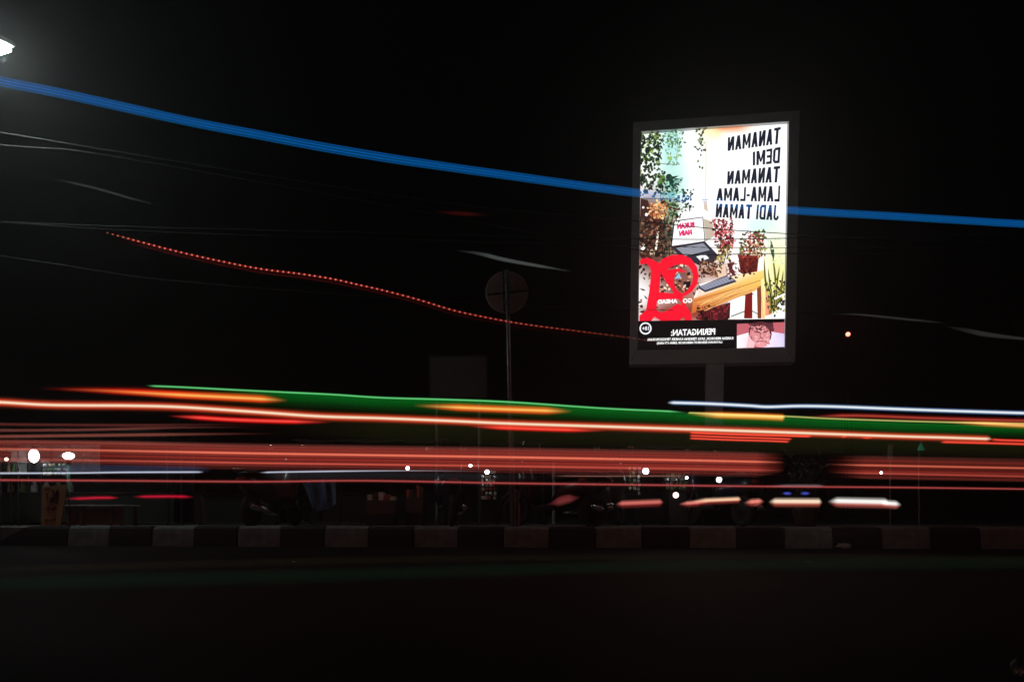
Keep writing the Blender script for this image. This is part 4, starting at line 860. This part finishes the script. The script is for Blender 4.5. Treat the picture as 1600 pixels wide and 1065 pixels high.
# main orange-pink line
trail('long bright salmon-orange light line running the whole width', D([(-120, 622), (0, 628), (70, 632), (130, 633), (200, 633.4), (282, 635.6), (400, 643.2), (499, 650), (597, 653), (700, 657), (800, 661.4), (997, 667.6), (1200, 674.2), (1397, 681), (1470, 683), (1548, 685.4)], 6.8, 7.3), core((255, 232, 200), (186, 52, 24), .27), [9.5] * 8 + [9] * 5 + [8] * 3, fout=3)
stroke('bright red stroke under the salmon line left of centre', [(262, 649.5), (310, 652), (360, 655), (420, 657.2), (518, 659.5)], (255, 84, 72), (190, 10, 10), 6, fin=50, fout=60)
stroke('bright red stroke under the salmon line near the sign pole', [(732, 665.8), (800, 668.5), (860, 670.5), (950, 673)], (255, 80, 66), (184, 8, 8), 5.5, fin=50, fout=60)
t3 = thing('light_trail', 'short stack of three thin red light lines below the billboard', 'light trail', P(1077, 680, 7), 0, 'orange and red strokes along the lane')
for dy, ln in ((0, 1268), (4.6, 1238), (8.8, 1234)):
    o = trail(None, [(1077, 675.5 + dy, 7), (1140, 678 + dy, 7), (1200, 679.8 + dy * .98, 7), (ln, 681.5 + dy * .95, 7)], core((255, 88, 66), (140, 10, 8), .45), 2.6, 'strand', 4, 4); o.parent = t3; o.location -= t3.location
t4 = thing('light_trail', 'pair of thin red light lines at the end of the salmon line', 'light trail', P(1470, 690, 7.2), 0, 'orange and red strokes along the lane')
for dy, xs in ((0, 1470), (-5.2, 1548)):
    o = trail(None, [(xs, 690 + dy, 7.2), (1560, 692.2 + dy, 7.2), (1620, 694 + dy, 7.2), (1700, 696 + dy, 7.2)], core((255, 84, 62), (130, 8, 6), .45), 3.2, 'strand', 4, 0); o.parent = t4; o.location -= t4.location
stroke('tiny red dash under the salmon line right of the shrub', [(1346, 683.6), (1354, 683.8), (1363, 684)], (230, 70, 50), (110, 8, 8), 3, fin=4, fout=4)
stroke('tiny red dot under the salmon line above the shrub', [(1314, 682), (1318.5, 682), (1323, 682)], (240, 90, 64), (120, 8, 8), 3, fin=3, fout=3)

# broad pink band: two trails with a gap, each of a few strands
def band(label, xa, xb, fin, fout, gain):
    def yy(x, pts):
        for (a, b), (c, d) in zip(pts, pts[1:]):
            if a <= x <= c: return b + (d - b) * (x - a) / (c - a)
        return pts[-1][1]
    TOPc = [(-200, 700), (0, 701), (141, 703), (400, 708), (800, 714), (1200, 721), (1307, 725.6), (1600, 731), (1800, 734)]
    LOWc = [(-200, 716), (0, 717), (141, 719), (400, 723), (800, 727.6), (1200, 733.5), (1307, 737.5), (1600, 744), (1800, 747)]
    xs = [xa + (xb - xa) * k / 10 for k in range(11)]; dep = lambda x: 8.5 - .4 * (x / 1600)
    t = thing('light_trail', label, 'light trail', P(xa, yy(xa, TOPc), dep(xa)), 0, 'broad pink band')
    def strand(nm, pts, c, halo, h, w=.3):
        o = trail(None, pts, core(c, halo, w), h, nm, fin, fout, n=5, gain=gain); o.parent = t; o.location -= t.location
    tp_ = [(x, yy(x, TOPc), dep(x)) for x in xs]; lo_ = [(x, yy(x, LOWc), dep(x)) for x in xs]
    strand('strand', tp_, (236, 124, 96), (112, 32, 23), 5.5); strand('strand', lo_, (170, 70, 56), (76, 24, 19), 5.5, .3)
    strand('strand', off(tp_, -7), (116, 36, 29), (66, 18, 15), 4.5, .4); strand('strand', off(tp_, -12.5), (78, 34, 28), (44, 18, 16), 5, .4)
    hr = random.Random(int(xa))
    for k in range(12):
        q = hr.uniform(.35, 1.0); strand('strand', off(tp_, hr.uniform(-15, 20)), (112 * q, 38 * q, 30 * q), (44 * q, 12 * q, 10 * q), hr.uniform(1.1, 2.2), .4)
    strand('strand', off(tp_, 8.5), (104, 22, 17), (60, 12, 10), 4.5, .4)
    o = trail(None, [(x, (a[1] + b[1]) / 2 - 2, a[2] + .01) for x, a, b in zip(xs, tp_, lo_)], [(1, (0, 0, 0)), (.86, (50, 19, 15)), (.2, (82, 24, 18)), (-.6, (76, 22, 18)), (-.92, (50, 19, 17)), (-1, (0, 0, 0))], 21, 'glow', fin, fout, n=5, gain=gain); o.parent = t; o.location -= t.location
band('broad pink light band running from the picture edge to the dark shrub', -130, 1226, 0, 34, [(-140, .5), (100, .6), (330, 1), (900, 1), (1230, .9)])
band('broad pink light band continuing right of the dark shrub', 1290, 1740, 60, 0, [(1280, .72), (1750, .6)])

# faint rosy lines above the band at the near end
for k, (pts, c, hh_, lb) in enumerate((
    ([(-120, 660), (0, 662.5), (200, 664), (330, 663), (430, 664)], (82, 34, 30), 3.5, 'topmost faint rosy line above the broad pink band'),
    ([(-120, 671), (0, 672), (140, 671), (280, 667.5), (420, 667)], (104, 50, 44), 3.5, 'second faint rosy line above the broad pink band'),
    ([(-120, 682), (0, 681.5), (130, 680), (300, 678), (440, 677)], (124, 64, 54), 4, 'lowest and brightest faint rosy line above the broad pink band'),
    ([(-120, 691), (0, 690), (130, 691), (300, 694), (420, 697)], (104, 46, 38), 5, 'dull brownish line on the upper edge of the pink band'))):
    trail(lb, D(pts, 7.8, 8.0), core(c, tuple(q * .62 for q in c), .4), hh_, fout=200, group='faint rosy lines')
# grey-white lines
def greyline(label, pts, fin, fout, hgt=3.4):
    trail(label, D(pts, 8.6, 8.4), core((196, 200, 214), (46, 50, 66), .4), hgt, fin=fin, fout=fout, group='grey-white lines')
greyline('grey-white light line under the pink band at the stall lamps', [(-120, 740), (0, 739), (110, 738.5), (200, 737.4), (318, 737)], 0, 8)
greyline('grey-white light line under the pink band above the striped cloth', [(404, 738), (440, 737), (560, 735.4), (680, 735), (780, 736.4)], 14, 260, 3)
trail('dim slate-blue glow above the grey-white line at the stall lamps', D([(40, 731), (120, 731), (220, 732), (335, 733)], 8.6, 8.5), [(1, (0, 0, 0)), (.5, (30, 32, 52)), (-.5, (36, 40, 58)), (-1, (0, 0, 0))], 6.5, fin=60, fout=30)
trail('dark slate glow between the grey-white line and thin red line', D([(404, 744), (500, 743), (620, 743), (760, 745), (900, 747)], 8.5, 8.4), [(1, (0, 0, 0)), (.5, (24, 24, 28)), (-.5, (22, 19, 20)), (-1, (0, 0, 0))], 6.5, fin=30, fout=160)
# thin red line
trail('thin dull red light line below the grey-white lines running the whole width', D([(-120, 748), (0, 749.5), (180, 750.5), (400, 752), (570, 750.5), (800, 754.5), (1000, 757), (1200, 759.5), (1400, 761), (1600, 763.5), (1720, 765)], 8.2, 7.9), core((168, 74, 70), (60, 12, 14), .3), [4.5] * 7 + [4.2, 4, 3.6, 3.2])
trail('hair-thin pinkish line crossing in front of the sachet strings', D([(850, 743), (930, 743.4), (1010, 743.2), (1085, 743.6)], 8.3, 8.2), core((120, 84, 74), (44, 16, 14), .4), 2.4, fin=40, fout=30)
trail('short grey line below the dark shrub', D([(1196, 759.6), (1230, 758.2), (1290, 758.4)], 8.3, 8.2), core((92, 84, 88), (36, 28, 32), .4), 4, fin=30, fout=10)
# dark red dashes on the near end
stroke('dark red dash above the low wooden cart', [(100, 779), (130, 778), (160, 777), (188, 777.4)], (190, 18, 48), (84, 4, 16), 5, 8.9, 24, 16, group='dark red dashes')
stroke('dark red dash right of the one above the cart', [(206, 775.6), (240, 775.2), (270, 775), (304, 776)], (190, 18, 48), (84, 4, 16), 5, 8.9, 20, 16, group='dark red dashes')

# headlight streaks low over the road
def streak(label, xa, ya, xb, yb, h, c, halo, Y=8.6, fin=14, fout=8):
    t = trail(label, [(xa, ya, Y), ((xa * 2 + xb) / 3, (ya * 2 + yb) / 3, Y), ((xa + xb * 2) / 3, (ya + yb * 2) / 3, Y), (xb, yb, Y)], [(1, (0, 0, 0)), (.62, tuple(q * .62 for q in c)), (.42, c), (.08, c), (-.14, tuple((p + q) / 2 for p, q in zip(c, halo))), (-.34, halo), (-.7, tuple(q * .5 for q in halo)), (-1, (0, 0, 0))], h, fin=fin, fout=fout, n=14, group='headlight streaks')
trail('dim pink smear, first of the low headlight streaks', [(855, 788, 8.6), (872, 783, 8.6), (888, 779, 8.6), (908, 777, 8.6)], [(1, (0, 0, 0)), (.5, (96, 36, 38)), (-.2, (112, 46, 46)), (-1, (0, 0, 0))], [3, 8, 8, 4], fin=18, fout=18, group='headlight streaks')
streak('soft pink headlight streak under the sachet strings', 962, 788, 1037, 785, 7.5, (206, 108, 98), (104, 28, 28), 8.6, 10, 6)
streak('salmon headlight streak with cream end right of the pinkish lamp', 1060, 788, 1110, 784.5, 6, (222, 128, 114), (120, 34, 32), 8.6, 14, 20)
streak('cream headlight streak below the single round bulb', 1078, 784, 1158, 780.5, 6.5, (250, 200, 164), (124, 40, 34), 8.6, 24, 4)
streak('short pink headlight blob just left of the blue lights', 1162, 786, 1194, 783.5, 7.5, (238, 140, 122), (140, 50, 46), 8.6, 12, 8)
streak('bright cream headlight streak beneath the two small blue lights', 1201, 784.5, 1284, 785, 8.5, (255, 226, 196), (160, 72, 58), 8.6, 10, 4)
streak('brightest white headlight streak, last of the low row', 1294, 784, 1388, 786, 9.5, (255, 250, 244), (176, 84, 74), 8.6, 14, 4)
streak('rounded white end blob of the headlight row', 1376, 786.5, 1408, 789, 8, (255, 250, 246), (176, 90, 80), 8.55, 10, 8)
for x, lb in ((1230, 'small blue light above the cream headlight streak, first of two'), (1258, 'small blue light above the cream headlight streak, second of two')):
    trail(lb, [(x - 8, 770.3, 8.6), (x, 770.3, 8.6), (x + 8, 770.6, 8.6)], core((72, 82, 190), (28, 32, 96), .4), 4, fin=5, fout=5, group='small blue lights')
# dim grey strokes in the sky
def dim(label, pts, h, c=(66, 70, 68), Y=9.0):
    trail(label, [(x, y, Y) for x, y in pts], [(1, (0, 0, 0)), (.5, c), (-.4, c), (-1, (0, 0, 0))], h, fin=60, fout=60, group='dim grey strokes in the dark')
dim('pale grey stroke in the dark above the round traffic sign', [(708, 391), (745, 395.5), (790, 406), (840, 415), (905, 426)], [1.2, 3.6, 3.6, 2.8, 1.5])
dim('dull red smear in the dark left of the billboard', [(672, 330), (710, 333), (735, 334.5), (772, 336)], 4.5, (58, 11, 7))
dim('faint grey stroke below the cables near the street lamp', [(66, 276), (110, 285), (160, 297), (205, 310), (256, 323)], 2.2, (48, 50, 48))
dim('faint level grey stroke right of the billboard', [(1290, 489), (1350, 492), (1410, 498), (1490, 506)], 2.0, (42, 42, 42))
dim('faint thick grey stroke at the picture edge right of the red beacon', [(1468, 509), (1500, 514), (1540, 522), (1600, 529), (1680, 534)], [1.5, 4.5, 4.5, 2.6, 2], (40, 40, 38))

# flat glowing ribbons that imitate light pooled and reflected on the asphalt
def painted_light_pool(label, pts, c, wide):
    trail(label, [(x, y, 519.75 / (y - 800) * (1 - .03 / .45)) for x, y in pts], [(1, (0, 0, 0)), (.6, tuple(q * .5 for q in c)), (.15, c), (-.15, c), (-.6, tuple(q * .5 for q in c)), (-1, (0, 0, 0))], 5, fin=800, fout=300, thick=.03, group='glowing ribbons imitating light pools on the asphalt', flat=wide)
painted_light_pool('faint green light pool on the dark asphalt, imitated by a glowing ribbon', [(-100, 912), (200, 904), (500, 897), (800, 888), (1050, 882), (1300, 880), (1700, 878)], (0, 13, 6), .75)
painted_light_pool('faint olive light pool on the asphalt nearer the kerb, imitated by a glowing ribbon', [(-100, 892), (300, 880), (700, 872), (1000, 869), (1400, 870), (1700, 873)], (9, 8, 3), .6)
# ------------------------------------------------------------------ humid night air
hz = bpy.data.materials.new('night_air'); hz.use_nodes = True; hn = hz.node_tree.nodes; hn.remove(hn['Principled BSDF'])
pv_ = hn.new('ShaderNodeVolumePrincipled'); pv_.inputs['Density'].default_value = HAZE; pv_.inputs['Color'].default_value = (0.94, 0.96, 0.95, 1); pv_.inputs['Anisotropy'].default_value = 0.75
hz.node_tree.links.new(pv_.outputs[0], hn['Material Output'].inputs['Volume'])
ho = MB().box(-140, 140, -50, 210, -1.0, 30).build('haze', hz); ho['kind'] = 'stuff'
